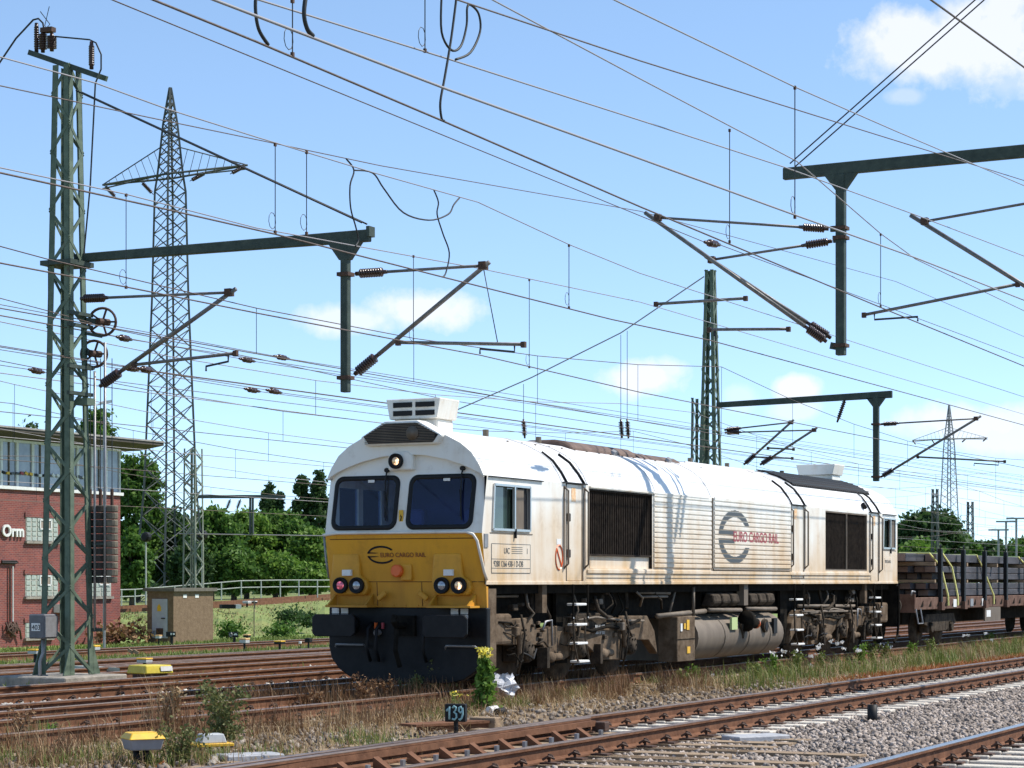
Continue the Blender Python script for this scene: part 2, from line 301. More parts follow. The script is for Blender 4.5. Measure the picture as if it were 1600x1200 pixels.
# extra closure rails where the tracks fan out
e = bpy.data.objects.new('turnout', None); COL.objects.link(e); e.location = (0, 13, 0); struct(e)
for (a, b, c, d) in ((-5, 12.2, 60, 15.0), (0, 17.4, 60, 18.6)):
    m1, m2 = MB(), MB(); rail_mesh(m1, m2, 0, 0, 0, 0, V((a, b, zr(b))), V((c, d, zr(d)))); r = m1.build('rail', railr, e); m2.build('rail_head', railh, r)
# switch blade lying against the far rail of the second track, with its slide chairs
e = bpy.data.objects.new('switch_blade', None); COL.objects.link(e); e.location = (-12, -3.9, 0); struct(e)
m1, m2 = MB(), MB(); rail_mesh(m1, m2, 0, 0, 0, 0, V((-22, -3.98, .004)), V((-4.75, -3.80, .004))); r = m1.build('rail', railr, e); m2.build('rail_head', railh, r)
MB().box(-22, -4.75, -3.90, -3.72, -.10, -.035).build('stock_plate', railr, e)
for i in range(18):
    x = -16.8+i*.66
    MB().prism([(x-.05, -4.05, -.17), (x-.05, -4.22, -.17), (x-.05, -4.05, -.06)], (.1, 0, 0)).build('slide_chair', railr, e)
    MB().cyl((x+.12, -4.28, -.17), (x+.12, -4.28, -.09), .03, 6).build('chair_bolt', galv, e)
MB().box(-4.76, -4.62, -4.02, -3.85, -.16, -.05).build('lock_block', clipm, e, bevel=.01)
# long timber ends and cover boards beside the switch
for px, py, ln in ((930, 1186, 1.5), (1000, 1180, 1.7), (1085, 1168, 1.3)):
    p = onZ(px, py, -.16); share(SLW, 'timber_bearer', (p.x, p.y-.5, 0)); 
for o in [o for o in COL.objects if o.name.startswith('timber_bearer')]: struct(o)
# raised line on the bank
e = bpy.data.objects.new('raised_track', None); COL.objects.link(e); e.location = atD(340, 945, 140); struct(e)
for dy, dd in ((-3.5, 3), (1.5, 0)):
    P = [atD(-80, 959+dy, 117+dd), atD(190, 953+dy, 127+dd), atD(345, 945.5+dy, 138+dd), atD(430, 939.5+dy, 147+dd), atD(515, 934+dy, 158+dd), atD(640, 930+dy, 180+dd)]
    for a, b in zip(P, P[1:]): MB().bar(a, b, .12, .22).build('rail', railr, e)
# ------------------------------------------------------------------ loose stones (real, too many to count)
BASE = np.array([(-1, -1, -1), (1, -1, -1), (1, 1, -1), (-1, 1, -1), (-1, -1, 1), (1, -1, 1), (1, 1, 1), (-1, 1, 1)], float)
QF = np.array([(0, 3, 2, 1), (4, 5, 6, 7), (0, 1, 5, 4), (1, 2, 6, 5), (2, 3, 7, 6), (3, 0, 4, 7)])
def stones(name, label, pts, r0, r1, m):
    n = len(pts); v = BASE[None]*RNG.uniform(.35, 1.0, (n, 8, 3)); v *= RNG.uniform(r0, r1, (n, 1, 1))*np.array([1.1, .85, .7])
    q = RNG.normal(size=(n, 4)); q /= np.linalg.norm(q, axis=1)[:, None]; w, x, y, z = q.T
    R = np.stack([1-2*(y*y+z*z), 2*(x*y-w*z), 2*(x*z+w*y), 2*(x*y+w*z), 1-2*(x*x+z*z), 2*(y*z-w*x), 2*(x*z-w*y), 2*(y*z+w*x), 1-2*(x*x+y*y)], 1).reshape(n, 3, 3)
    v = np.einsum('nij,nkj->nki', R, v)+pts[:, None, :]
    o = np_mesh(name, v.reshape(-1, 3), (QF[None]+8*np.arange(n)[:, None, None]).reshape(-1, 4), m)
    o['kind'] = 'stuff'; o['label'] = label; o['category'] = 'ballast'; return o
def field(n, x0, x1, y0, y1, z, jit=.03, bias=1.0):
    u = RNG.random(n)**bias; return np.stack([x0+(x1-x0)*u, RNG.uniform(y0, y1, n), z+RNG.uniform(-jit, jit, n)], 1)
def stone_mat(name, a, b, c):
    m = bpy.data.materials.new(name); m.use_nodes = True; nt = m.node_tree; n = nt.nodes; L = nt.links; bs = n['Principled BSDF']; bs.inputs['Roughness'].default_value = .9
    g = n.new('ShaderNodeNewGeometry'); cr = n.new('ShaderNodeValToRGB'); cr.color_ramp.elements[0].color = (*a, 1); cr.color_ramp.elements[1].color = (*c, 1); e_ = cr.color_ramp.elements.new(.5); e_.color = (*b, 1)
    L.new(g.outputs['Random Per Island'], cr.inputs[0]); L.new(cr.outputs[0], bs.inputs['Base Color']); return m
greyst = stone_mat('stone_grey', (.13, .105, .088), (.28, .232, .198), (.46, .39, .34))
whitest = stone_mat('stone_pale', (.30, .28, .25), (.45, .42, .37), (.62, .58, .52))
brownst = stone_mat('stone_brown', (.09, .07, .055), (.19, .15, .12), (.34, .29, .24))
stones('loose_ballast', 'grey ballast stones between the two nearest tracks', np.concatenate([field(30000, -15, 8, -8.55, -5.32, -.228), field(8000, 8, 26, -8.55, -5.32, -.225)]), .02, .042, greyst)
stones('track_ballast', 'brownish ballast stones between the rails and sleepers of the nearest tracks', np.concatenate([field(5000, -15, 10, -10.3, -8.6, -.25, .02), field(5000, -15, 20, -5.1, -3.75, -.30, .02)]), .025, .045, brownst)
stones('cess_ballast', 'ballast shoulder along the far rail of the second track', np.concatenate([field(9000, -9, 22, -3.62, -2.7, -.215), field(2500, 22, 40, -3.62, -2.4, -.215)]), .026, .05, greyst)
stones('weedy_ballast', 'dark stones scattered among dry weeds beside the locomotive', np.concatenate([field(7000, -16, 12, -2.9, 3.2, -.22), field(1500, -16, -6, -3.6, 2.0, -.215)]), .024, .048, brownst)
stones('pale_ballast', 'pale ballast strip between rails ahead of the locomotive', field(7000, -14, 12, 4.3, 5.75, -.19, .04), .03, .055, whitest)
stones('far_ballast', 'pale ballast between the tracks behind the green mast', np.concatenate([field(2500, -2, 26, 7.5, 9.7, -.22), field(2500, 8, 30, 11.6, 14.2, -.36, .06)]), .03, .055, whitest)
# ------------------------------------------------------------------ locomotive
LO = empty('locomotive', (0, 1.325, 0), 'cream diesel locomotive with yellow nose and black skirt, heading a freight train', 'locomotive')
LX = 21.13; BW = 2.65
PROF = [(0, 3.15), (.07, 3.30), (.20, 3.49), (.38, 3.63), (.62, 3.75), (.95, 3.86), (1.325, 3.90)]
PROF = PROF+[(BW-y, z) for y, z in PROF[-2::-1]]
def roofz(y):
    for (a, b), (c, d) in zip(PROF, PROF[1:]):
        if a <= y <= c: return b+(d-b)*(y-a)/(c-a)
    return 3.15
# roof
mb = MB(); mb.grid([[(x, y, z) for y, z in PROF] for x in (.10, 2.7, 6.4, 13.6, 18.9, LX-.10)])
roof = mb.build('roof', roofw, LO)
for p in roof.data.polygons: p.use_smooth = True
# far wall and ends
mb = MB().box(1.55, LX-.10, BW-.04, BW, 1.56, 3.15); mb.box(.10, 1.55, BW-.04, BW, 1.56, 2.37); mb.box(.10, 1.55, BW-.04, BW, 3.03, 3.15); mb.box(.10, .27, BW-.04, BW, 2.37, 3.03); mb.box(.84, .98, BW-.04, BW, 2.37, 3.03)
mb.build('far_side_wall', cream, LO); MB().box(.27, 1.55, BW-.03, BW-.02, 2.37, 3.03).build('far_side_window', glassd, LO)
MB().prism([(2.05, .06, 1.6)]+[(2.05, min(2.59, max(.06, y)), z-.05) for y, z in PROF]+[(2.05, 2.59, 1.6)], (.05, 0, 0)).build('cab_bulkhead', cabblue, LO); MB().box(.22, .75, .15, 2.5, 1.7, 2.34).build('driving_desk', cabblue, LO); MB().box(.3, .5, 1.5, 1.8, 2.34, 2.45).build('desk_screen', tankm, LO)
for y_ in (.75, 1.95): MB().box(1.25, 1.4, y_-.25, y_+.25, 1.9, 2.72).build('seat_back', cabblue, LO, bevel=.03)
# near wall with real openings
HOLES = {'window': (.27, 1.50, 2.37, 3.03), 'door1': (2.84, 3.44, 1.60, 3.15), 'grille1': (3.70, 6.33, 1.82, 3.10), 'door2': (13.62, 14.38, 1.66, 3.15), 'grille2': (15.80, 18.76, 1.84, 3.10), 'door3': (19.05, 19.62, 1.60, 3.15), 'rear_window': (19.98, 20.92, 2.37, 3.05)}
xs = sorted({.0, LX} | {v for h in HOLES.values() for v in h[:2]}); zs = sorted({1.56, 3.15} | {v for h in HOLES.values() for v in h[2:]})
mb = MB()
for xa, xb in zip(xs, xs[1:]):
    for za, zb in zip(zs, zs[1:]):
        cx, cz = (xa+xb)/2, (za+zb)/2
        if not any(h[0] < cx < h[1] and h[2] < cz < h[3] for h in HOLES.values()): mb.add([(xa, 0, za), (xb, 0, za), (xb, 0, zb), (xa, 0, zb)], [(0, 1, 2, 3)])
for k, (xa, xb, za, zb) in HOLES.items():
    d = .035 if 'door' in k else .10
    mb.add([(xa, 0, za), (xb, 0, za), (xb, 0, zb), (xa, 0, zb), (xa, d, za), (xb, d, za), (xb, d, zb), (xa, d, zb)], [(0, 1, 5, 4), (1, 2, 6, 5), (2, 3, 7, 6), (3, 0, 4, 7)])
wall = mb.build('side_wall', cream, LO)
MB().box(2.1, LX-.02, .13, .2, 1.6, 3.2).build('inner_wall', underd, LO)
# sill, rubbing strip, gutter
MB().box(.02, LX, -.018, .0, 1.555, 1.61).build('sill', cream, LO, bevel=.006)
MB().box(3.6, 19.0, -.022, .0, 1.735, 1.80).build('rubbing_strip', cream, LO, bevel=.008)
MB().box(3.6, 19.0, -.008, .0, 1.66, 1.668).build('seam', dgrey, LO)
for a, b in ((.12, 1.95), (19.95, 20.98)): MB().box(a, b, -.03, .02, 3.135, 3.15).build('rain_gutter', rubber, LO)
MB().box(3.7, 8.95, -.03, .02, 3.115, 3.14).build('rain_gutter', cream, LO)
def grille(k, split):
    xa, xb, za, zb = HOLES[k]; g = MB().box(xa+.01, xb-.01, .08, .10, za+.01, zb-.01).build('radiator_grille', grillm, LO)
    n = int((xb-xa)/.075); mb = MB()
    for i in range(1, n): x = xa+(xb-xa)*i/n; mb.box(x-.012, x+.012, .03, .08, za+(.22 if not split else .0), zb)
    s_ = mb.build('slats', grillm, g); s_['kind'] = 'stuff'
    fm = MB(); fm.box(xa, xb, .005, .06, zb-.03, zb); 
    fm.box(xa, xa+.025, .005, .06, za, zb-.03); fm.box(xb-.025, xb, .005, .06, za, zb-.03); fm.box(xa+.025, xb-.025, .005, .06, za+(.20 if not split else 0), za+(.23 if not split else .03))
    fm.build('grille_frame', tankm if split else grillm, g)
    if split: MB().box((xa+xb)/2-.02, (xa+xb)/2+.02, .0, .07, za+.03, zb-.03).build('mullion', tankm, g)
    else: MB().box(xa+.03, xb-.03, .05, .09, za, za+.20).build('lower_panel', cream, g)
grille('grille1', False); grille('grille2', True)
for k in ('door1', 'door2', 'door3'):
    xa, xb, za, zb = HOLES[k]; d = MB().box(xa+.012, xb-.012, .012, .035, za+.012, zb).build('door', cream, LO, bevel=.008)
    MB().box(xa+.01, xb-.01, .010, .03, zb-.012, zb).build('door_seal', rubber, d)
    for s_ in (xa-.015, xb+.015): MB().box(s_-.012, s_+.012, -.004, .03, za, zb+.02).build('door_seal', rubber, d)
    for s_ in (xa-.09, xb+.08):
        mb = MB().tube([(s_, .0, za+.22), (s_, -.07, za+.28), (s_, -.07, zb-.12), (s_, .0, zb-.06)], .017, 6); mb.build('handrail', tankm, d, True)
        MB().box(s_-.035, s_+.035, -.004, .0, za+.2, zb-.04).build('handrail_recess', tankm, d)
    for z in (za+.38, za+.95): MB().box(xa+.03, xa+.12, -.02, .03, z, z+.13).build('door_handle', rubber, d, bevel=.01)
    MB().box(xa+.2, xa+.36, .008, .013, zb-.28, zb-.06).build('warning_label', mat('label_orange', (.75, .35, .12), (.8, .7, .5), 18), d)
    hd = []                                                             # rubber-edged notch over the door, following the roof curve
    for off in (xa-.02, xb+.05):
        mb = MB(); P = [(off-(.16*i/4 if off < xa else .24*i/4), y-.012, z+.012) for i, (y, z) in enumerate(PROF[:4]+[PROF[3]])][:4]
        mb.tube(P, .022, 6); mb.build('roof_notch_seal', rubber, d, True)
    MB().box(xa-.16, xb+.14, -.035, .0, zb+.0, zb+.018).build('door_gutter', rubber, d)
# ribbed panels between the grilles, one rib after another
ribs = []; P1 = (9.15, 13.52)
pan = MB().box(P1[0], P1[1], -.02, -.001, 1.82, 3.14).build('logo_panel', cream, LO, bevel=.006)
MB().tube([(P1[0], -.022, 3.14), (P1[0], -.022, 1.86), (P1[0]+.04, -.022, 1.82), (P1[1], -.022, 1.82)], .012, 5).build('panel_edge', tankm, pan)
rb = MB().prism([(0, 0, 0), (0, -.022, .012), (0, -.022, .064), (0, 0, .074)], (2.72, 0, 0)).build('panel_rib', cream); COL.objects.unlink(rb)
rb2 = MB().prism([(0, 0, 0), (0, -.022, .012), (0, -.022, .064), (0, 0, .074)], (4.25, 0, 0)).build('panel_rib', cream); COL.objects.unlink(rb2)
RZ = [1.86+i*.0875 for i in range(15)]
for z in RZ: share(rb, 'panel_rib', (6.38, -.001, z-.02), LO); share(rb2, 'panel_rib', (P1[0]+.06, -.021, z), pan)
# round emblem of two open arcs and two bars, printed on the ribs; lettering beside it
CXL, CZL, RO, RI = 10.25, 2.44, .0, .0
mb = MB(); ax, az, ix, iz = .86, .50, .66, .37
for z in RZ:
    for k in range(5):
        za = z+.009+k*.013; zb = za+.013; zz = (za+zb)/2-CZL
        if abs(zz) > az: continue
        xo = ax*math.sqrt(max(0, 1-(zz/az)**2)); xi = ix*math.sqrt(max(0, 1-(zz/iz)**2)) if abs(zz) < iz else 0
        seg = [(-xo, -xi), (xi, xo)] if xi else [(-xo, xo)]
        for a, b in seg:
            if a >= 0 and abs(zz) < .19: continue
            if abs(zz) < .035: continue
            if a < 0 and abs(zz) < .115: b = -.02
            b = min(b, .80)
            mb.add([(CXL+a, -.0445, za), (CXL+b, -.0445, za), (CXL+b, -.0445, zb), (CXL+a, -.0445, zb)], [(0, 1, 2, 3)])
mb.build('round_emblem', dgrey, pan)
text('lettering', 'EURO CARGO RAIL', .27, red, pan, (10.16, -.046, 2.36), (1, 0, 0), (0, 0, 1), .001, .004, sx=1.08)
# side cab windows
def cabwin(k, trap):
    xa, xb, za, zb = HOLES[k]; xm = (xa+xb)/2+.08
    g = MB().box(xa, xb, .07, .09, za, zb).build('cab_side_window', glassg, LO)
    f = MB()
    for a, b in (((xa-.02, za), (xb, za)), ((xb, za), (xb, zb)), ((xb, zb), (xa+.03, zb)), ((xa+.03, zb), (xa-.02, za))): f.bar((a[0], -.005, a[1]), (b[0], -.005, b[1]), .035, .04, (0, 1, 0))
    f.bar((xm, -.008, za), (xm, -.008, zb), .04, .04, (0, 1, 0)); f.build('window_frame', steel, g)
    MB().box(xm+.05, xm+.34, .0, .05, za+.02, zb-.04).build('sliding_pane', tankm, g)
    MB().box(xm+.36, xb-.03, .03, .06, za+.02, zb-.02).build('open_gap', rubber, g)
    MB().bar((xm+.02, -.02, za-.12), (xm+.02, -.02, za+.02), .03).build('window_latch', rubber, g)
    MB().box(xa-.1, xb+.1, -.006, 0, za-.06, za-.045).build('window_drip', tankm, g)
cabwin('window', 1); cabwin('rear_window', 0)
# number panel and small marks on the cab side
npn = MB().box(.22, 1.52, -.004, 0, 1.73, 2.16).build('number_panel', cream, LO)
for z in (1.73, 1.80, 1.935, 2.16): MB().box(.22, 1.52, -.006, -.004, z-.004, z+.004).build('panel_line', dgrey, npn)
for x in (.22, 1.52): MB().box(x-.005, x+.005, -.006, -.004, 1.73, 2.16).build('panel_line', dgrey, npn)
text('number', '9280 1266 438-1 D-DB', .125, dgrey, npn, (.28, -.007, 1.825), (1, 0, 0), (0, 0, 1), .001, sx=.83)
text('lettering', 'UIC', .12, dgrey, npn, (.62, -.007, 2.02), (1, 0, 0), (0, 0, 1), .001)
text('lettering', '1', .12, dgrey, npn, (1.38, -.007, 2.02), (1, 0, 0), (0, 0, 1), .001)
for i in range(4): MB().box(.88, 1.25, -.006, -.004, 2.02+i*.03, 2.028+i*.03).build('panel_line', dgrey, npn)
npn2 = MB().box(20.1, 20.8, -.004, 0, 1.85, 2.15).build('number_panel', cream, LO)
text('number', '9280 1266 438-1', .1, dgrey, npn2, (20.12, -.006, 2.03), (1, 0, 0), (0, 0, 1), .001, sx=.7)
MB().box(-.02+.0, .10, -.012, 0, 2.10, 2.30).build('side_plate', galv, LO)
mb = MB(); mb.tube([(2.55+.13*math.cos(a), -.006, 1.98+.19*math.sin(a)) for a in np.linspace(0, 2*math.pi, 20)], .012, 4, False); mb.bar((2.46, -.006, 2.12), (2.64, -.006, 1.84), .012, .02, (0, 1, 0)); mb.build('round_warning_mark', orange, LO)
MB().box(2.47, 2.63, -.004, 0, 2.18, 2.27).build('small_notice', whitep, LO)
# roof details
u = MB()
AC = [(0.75, .80, 3.80), (1.55, 1.80, 4.36)]
def acunit(x0, x1, face, zt_):
    b = MB().box(x0+.04, x1-.04, .96, 1.70, 3.80, 4.03).build('roof_unit', cream, LO, bevel=.015)
    t = MB().prism([(x0-.05, y, z) for y, z in ((.93, 4.03), (.87, zt_), (1.79, zt_), (1.73, 4.03))], (x1-x0+.06, 0, 0)).build('unit_hood', cream, b, bevel=.012)
    xf = x0-.05 if face < 0 else x1+.01
    for i in range(2):
        for j in range(2):
            ya = .96+i*.38; za = 4.08+j*.125
            MB().box(xf-.012, xf+.02, ya, ya+.32, za, za+.075).build('vent_slot', rubber, t)
acunit(.30, .88, -1, 4.335); acunit(LX-1.95, LX-1.25, 1, 4.27)
pr = [(.74, 3.74), (.78, 3.87), (.92, 3.95), (1.1, 3.98), (1.55, 3.98), (1.73, 3.95), (1.87, 3.87), (1.91, 3.74)]
hump = MB().prism([(4.7, y, z) for y, z in pr], (2.75, 0, 0)).build('exhaust_silencer', exh, LO, bevel=.03); MB().prism([(7.6, y, z-.05) for y, z in pr], (2.0, 0, 0)).build('exhaust_silencer', exh, LO, bevel=.03)
for x in (6.4, 8.9): MB().cyl((x, .72, 3.80), (x, .79, 3.84), .07, 10).build('lifting_eye', galv, hump)
for x0, x1, y0, y1 in ((14.6, 17.0, .30, 1.1), (17.0, 20.0, .30, 1.1)):
    mb = MB(); n = int((x1-x0)/.14)
    fr = MB().grid([[(x, y, roofz(y)+.022) for y in np.linspace(y0, y1, 6)] for x in (x0, x1)]).build('roof_radiator', black, LO)
    for i in range(n): mb.tube([(x0+(i+.5)*.14, y, roofz(y)+.04) for y in np.linspace(y0, y1, 6)], .022, 4)
    for y in np.linspace(y0+.05, y1, 7): mb.bar((x0, y, roofz(y)+.055), (x1, y, roofz(y)+.055), .02)
    s_ = mb.build('radiator_mesh', mat('mesh_dark', (.035, .035, .04), rough=.5), fr); s_['kind'] = 'stuff'
for x in (2.65, 3.62, 6.45, 9.1, 13.55, 14.45, 18.9): MB().tube([(x, y-.004, z+.006) for y, z in PROF[:7]], .010, 4).build('roof_seam', roofw, LO)
for y in (.62, .95): MB().bar((10.2, y, roofz(y)+.012), (14.0, y, roofz(y)+.012), .03, .03).build('roof_rail', roofw, LO)
for x in (2.0, 3.9, 10.6, 12.6, 15.9): MB().cyl((x, 1.0, 3.84), (x, 1.0, 3.97), .05, 8).build('roof_vent', tankm, LO)
for i in range(14): MB().bar((2.2+i*.5, .72, roofz(.72)), (2.2+i*.5, .72, roofz(.72)+.02), .03).build('roof_bolt', tankm, LO)
MB().tube([(18.5, .02, 3.32), (18.62, .0, 3.25)], .05, 6).build('side_lamp', rubber, LO)
# ---------------- cab front
FP = [(1.22, .03), (1.60, .0), (2.31, -.13), (2.40, -.12), (3.24, .05), (3.34, .06), (3.7, .07)]          # z, x of the centre line
def fx(z):
    for (a, b), (c, d) in zip(FP, FP[1:]):
        if a <= z <= c: return b+(d-b)*(z-a)/(c-a)
    return FP[0][1] if z < FP[0][0] else FP[-1][1]
def fp(y, z, off=0): e_ = max(0, abs(y-1.325)-1.15)/.175; return (fx(z)+.05*e_*e_-off, y, z)
YS = list(np.linspace(0, BW, 23))
def front_panel(name, za, zb, m, nz=6): return MB().grid([[fp(y, z) for y in YS] for z in np.linspace(za, zb, nz)]).build(name, m, LO, True)
nose = front_panel('yellow_nose', 1.22, 2.31, yellow); WS = ((.15, 1.24), (1.42, 2.52)); WZ = (2.38, 3.17)
def in_screen(y, z, i=.035):
    for a, b in WS:
        a, b, c, d, r_ = a+i, b-i, WZ[0]+i, WZ[1]-i, .11
        if a < y < b and c < z < d:
            qy, qz = max(a+r_-y, y-(b-r_), 0), max(c+r_-z, z-(d-r_), 0)
            if qy*qy+qz*qz < r_*r_: return True
    return False
Yf = np.linspace(0, BW, 70); Zf = np.linspace(2.31, 3.62, 36); mb = MB(); nY = len(Yf)
mb.v = [fp(y, z) for z in Zf for y in Yf]
for i in range(35):
    for k in range(nY-1):
        y, z = (Yf[k]+Yf[k+1])/2, (Zf[i]+Zf[i+1])/2
        if z > roofz(y)-.06 or in_screen(y, z): continue
        mb.f.append((i*nY+k, i*nY+k+1, (i+1)*nY+k+1, (i+1)*nY+k))
scr = mb.build('windscreen_panel', frontw, LO, True)
for y, m_, za, zb in ((0, yellow, 1.22, 1.555), (0, frontw, 2.31, 3.15), (BW, frontw, 1.22, 3.2)):
    MB().grid([[fp(y, z) for z in np.linspace(za, zb, 12)], [((.12 if y or z < 1.55 else .0), y, z) for z in np.linspace(za, zb, 12)]]).build('corner_return', m_, LO)
MB().grid([[fp(0, z) for z in np.linspace(1.56, 2.31, 5)], [(.0, 0, z) for z in np.linspace(1.56, 2.31, 5)]]).build('corner_return', cream, LO)
# brow: roof end sheet hooded over the screens
ARC = [(y, 3.13+.36*math.sin(math.pi*min(1, max(0, (y/BW))))**.75) for y, z in PROF]
mb = MB(); mb.grid([[(-.03, y, z) for y, z in PROF], [(-.03, y, z) for y, z in ARC], [(.14, y, z) for y, z in ARC]]); mb.grid([[(-.03, y, z) for y, z in PROF], [(.12, y, z) for y, z in PROF]])
mb.build('roof_brow', frontw, LO)
mb = MB(); mb.grid([[(LX, y, 1.56) for y, z in PROF], [(LX-.02, y, z) for y, z in PROF], [(LX-.12, y, z) for y, z in PROF]]); mb.build('rear_end', cream, LO)
# windscreens
def rrect(y0, y1, z0, z1, r, off, n=6):
    P = []
    for cy, cz, a0 in ((y1-r, z1-r, 0), (y0+r, z1-r, 90), (y0+r, z0+r, 180), (y1-r, z0+r, 270)):
        P += [fp(cy+r*math.cos(math.radians(a0+90*i/n)), cz+r*math.sin(math.radians(a0+90*i/n)), off) for i in range(n+1)]
    return P
for y0, y1 in ((.15, 1.24), (1.42, 2.52)):
    w = MB().add(rrect(y0+.02, y1-.02, 2.40, 3.15, .11, .004), [tuple(range(28))]).build('windscreen', glassd, LO)
    MB().grid([(lambda P: P+P[:1])(rrect(y0-.015, y1+.015, 2.365, 3.185, .14, .003)), (lambda P: P+P[:1])(rrect(y0-.005, y1+.005, 2.375, 3.175, .135, .022)), (lambda P: P+P[:1])(rrect(y0+.05, y1-.05, 2.43, 3.12, .09, .020)), (lambda P: P+P[:1])(rrect(y0+.06, y1-.06, 2.44, 3.11, .085, .002))]).build('screen_seal', rubber, w, True)
    yy = y0+.22
    mb = MB().tube([fp(yy, 3.24, .03), fp(yy, 3.15, .05), fp(yy-.04, 2.55, .03)], .012, 5); mb.cyl(fp(yy, 3.26, .0), fp(yy, 3.26, .06), .035, 8); mb.build('wiper', rubber, w)
    MB().add([fp(yy+.02, 2.95, .035), fp(yy-.05, 2.5, .035), fp(yy-.075, 2.5, .035), fp(yy-.005, 2.95, .035)], [(0, 1, 2, 3)]).build('wiper_blade', rubber, w)
    MB().box(fx(3.08)-.024, fx(3.08)-.016, (y0+y1)/2-.13, (y0+y1)/2-.02, 3.08, 3.12).build('screen_label', whitep, w)
MB().box(fx(2.55)-.012, fx(2.55), 1.30, 1.37, 2.47, 2.66).build('voltage_label', yel, scr)
MB().tube([fp(1.325, 2.63, .016), fp(1.345, 2.56, .016), fp(1.325, 2.57, .016), fp(1.335, 2.50, .016)], .008, 4).build('flash_mark', rubber, scr)
# horn grille under the ridge, top lamp
hx = -.13; HEX = [(2.06, 3.74), (1.62, 3.97), (1.32, 3.97), (.76, 3.74), (.80, 3.61), (1.96, 3.58)]
HEX = [(2.02, 3.75), (1.60, 3.98), (1.05, 3.98), (.63, 3.75), (.72, 3.62), (1.93, 3.62)]
hb = MB().prism([(hx, y, z) for y, z in HEX], (.35, 0, 0)).build('horn_housing', frontw, LO, bevel=.03, seg=2)
HI = [(1.325+(y-1.325)*.91, 3.795+(z-3.795)*.80) for y, z in HEX]
hg = MB().prism([(hx-.004, y, z) for y, z in HI], (.01, 0, 0)).build('horn_grille', rubber, hb)
mb = MB()
for i in range(13):
    z = 3.65+i*.0235
    mb.bar((hx-.010, max(.72+.03, .72-(z-3.72)*.9 if z < 3.75 else .68+(z-3.75)*1.75), z), (hx-.010, min(1.93, 1.95 if z < 3.75 else 1.97-(z-3.75)*1.75), z), .008, .009)
s_ = mb.build('grille_wires', tankm, hg); s_['kind'] = 'stuff'
MB().lathe((hx-.02, 1.12, 3.79), (hx+.02, 1.12, 3.79), [(0, .105), (.5, .09), (.6, .02), (1, .02)], 18).build('horn', tankm, hg, True)
def lamp(y, z, x, r, parent, glow=None):
    b = MB().lathe((x, y, z), (x-.06, y, z), [(0, r), (.9, r), (1, r*.86), (.7, r*.80), (.6, .01)], 20).build('lamp_rim', rubber, parent, True)
    m_ = mat('lamp_glass', (.45, .47, .50), (.25, .27, .3), 40, .12, metal=.5) if not glow else glow
    MB().lathe((x-.02, y, z), (x-.05, y, z), [(0, r*.82), (.5, r*.7), (1, .01)], 16).build('lamp_lens', m_, b, True)
def emit(name, c, s_):
    m_ = bpy.data.materials.new(name); m_.use_nodes = True; b = m_.node_tree.nodes['Principled BSDF']; b.inputs['Base Color'].default_value = (*c, 1); b.inputs['Roughness'].default_value = .15
    b.inputs['Metallic'].default_value = .4; n = m_.node_tree.nodes; ns = n.new('ShaderNodeTexNoise'); ns.inputs['Scale'].default_value = 16; g = n.new('ShaderNodeNewGeometry'); m_.node_tree.links.new(g.outputs['Position'], ns.inputs[0])
    r_ = n.new('ShaderNodeMapRange'); r_.inputs[1].default_value = .5; r_.inputs[2].default_value = .7; r_.inputs[4].default_value = s_; m_.node_tree.links.new(ns.outputs[0], r_.inputs[0]); m_.node_tree.links.new(r_.outputs[0], b.inputs['Emission Strength'])
    b.inputs['Emission Color'].default_value = (*c, 1); return m_
warm = emit('lamp_warm', (1, .62, .35), 3.2); redl = emit('lamp_red', (.75, .16, .22), 1.2)
tb = MB().prism([(-.06, y, z) for y, z in ((1.17, 3.25), (1.17, 3.47), (1.25, 3.53), (1.47, 3.53), (1.58, 3.47), (1.58, 3.25))], (.3, 0, 0)).build('top_lamp_housing', frontw, LO, bevel=.02)
lamp(1.43, 3.385, -.06, .115, tb, warm)
# nose: rail, lamp pods, brackets, emblem
MB().tube([fp(2.68, 2.30, .03), fp(2.4, 2.325, .03), fp(.22, 2.325, .03), fp(.11, 2.29, .03), fp(.06, 2.2, .03), fp(.0, 1.75, .03), fp(-.02, 1.62, .02)], .022, 8).build('nose_rail', frontw, LO, True)
MB().tube([fp(2.69, 2.30, .0), fp(2.70, 1.9, .0), fp(2.66, 1.65, .0)], .018, 6).build('nose_rail', galv, LO, True)
for yc, gl, gr in ((.50, warm, None), (2.22, None, redl)):
    x0 = fx(1.55)
    pod = MB().prism([(x0-.10, y, z) for y, z in ((yc-.27, 1.40), (yc-.32, 1.50), (yc-.29, 1.62), (yc-.18, 1.68), (yc-.16, 2.02), (yc+.30, 2.02), (yc+.33, 1.62), (yc+.30, 1.44), (yc+.24, 1.40))], (.16, 0, 0)).build('lamp_pod', yellow, LO, bevel=.03, seg=2)
    lamp(yc-.14, 1.545, x0-.10, .122, pod, gl); lamp(yc+.14, 1.545, x0-.10, .122, pod, gr)
    MB().box(x0-.15, x0-.09, yc-.05, yc+.10, 1.69, 1.78).build('lamp_bracket', whitep, pod)
    MB().box(x0-.30, x0+.02, yc-.42, yc+.30, 1.22, 1.25).build('nose_step', yellow, LO)
    for s_ in (-.36, .28): MB().prism([(x0, yc+s_, 1.25), (x0-.24, yc+s_, 1.25), (x0, yc+s_, 1.42)], (0, .03, 0)).build('step_gusset', yellow, LO)
for s_ in (-1, 1): MB().bar((fx(1.4)-.09, 1.325+s_*.28, 1.44), (fx(1.3)-.09, 1.325+s_*.42, 1.34), .06, .08).build('tow_eye', yellow, LO, bevel=.015)
MB().cyl(fp(1.40, 1.76, -.02), fp(1.40, 1.76, .12), .10, 8).build('socket_cover', orange, LO, bevel=.02)
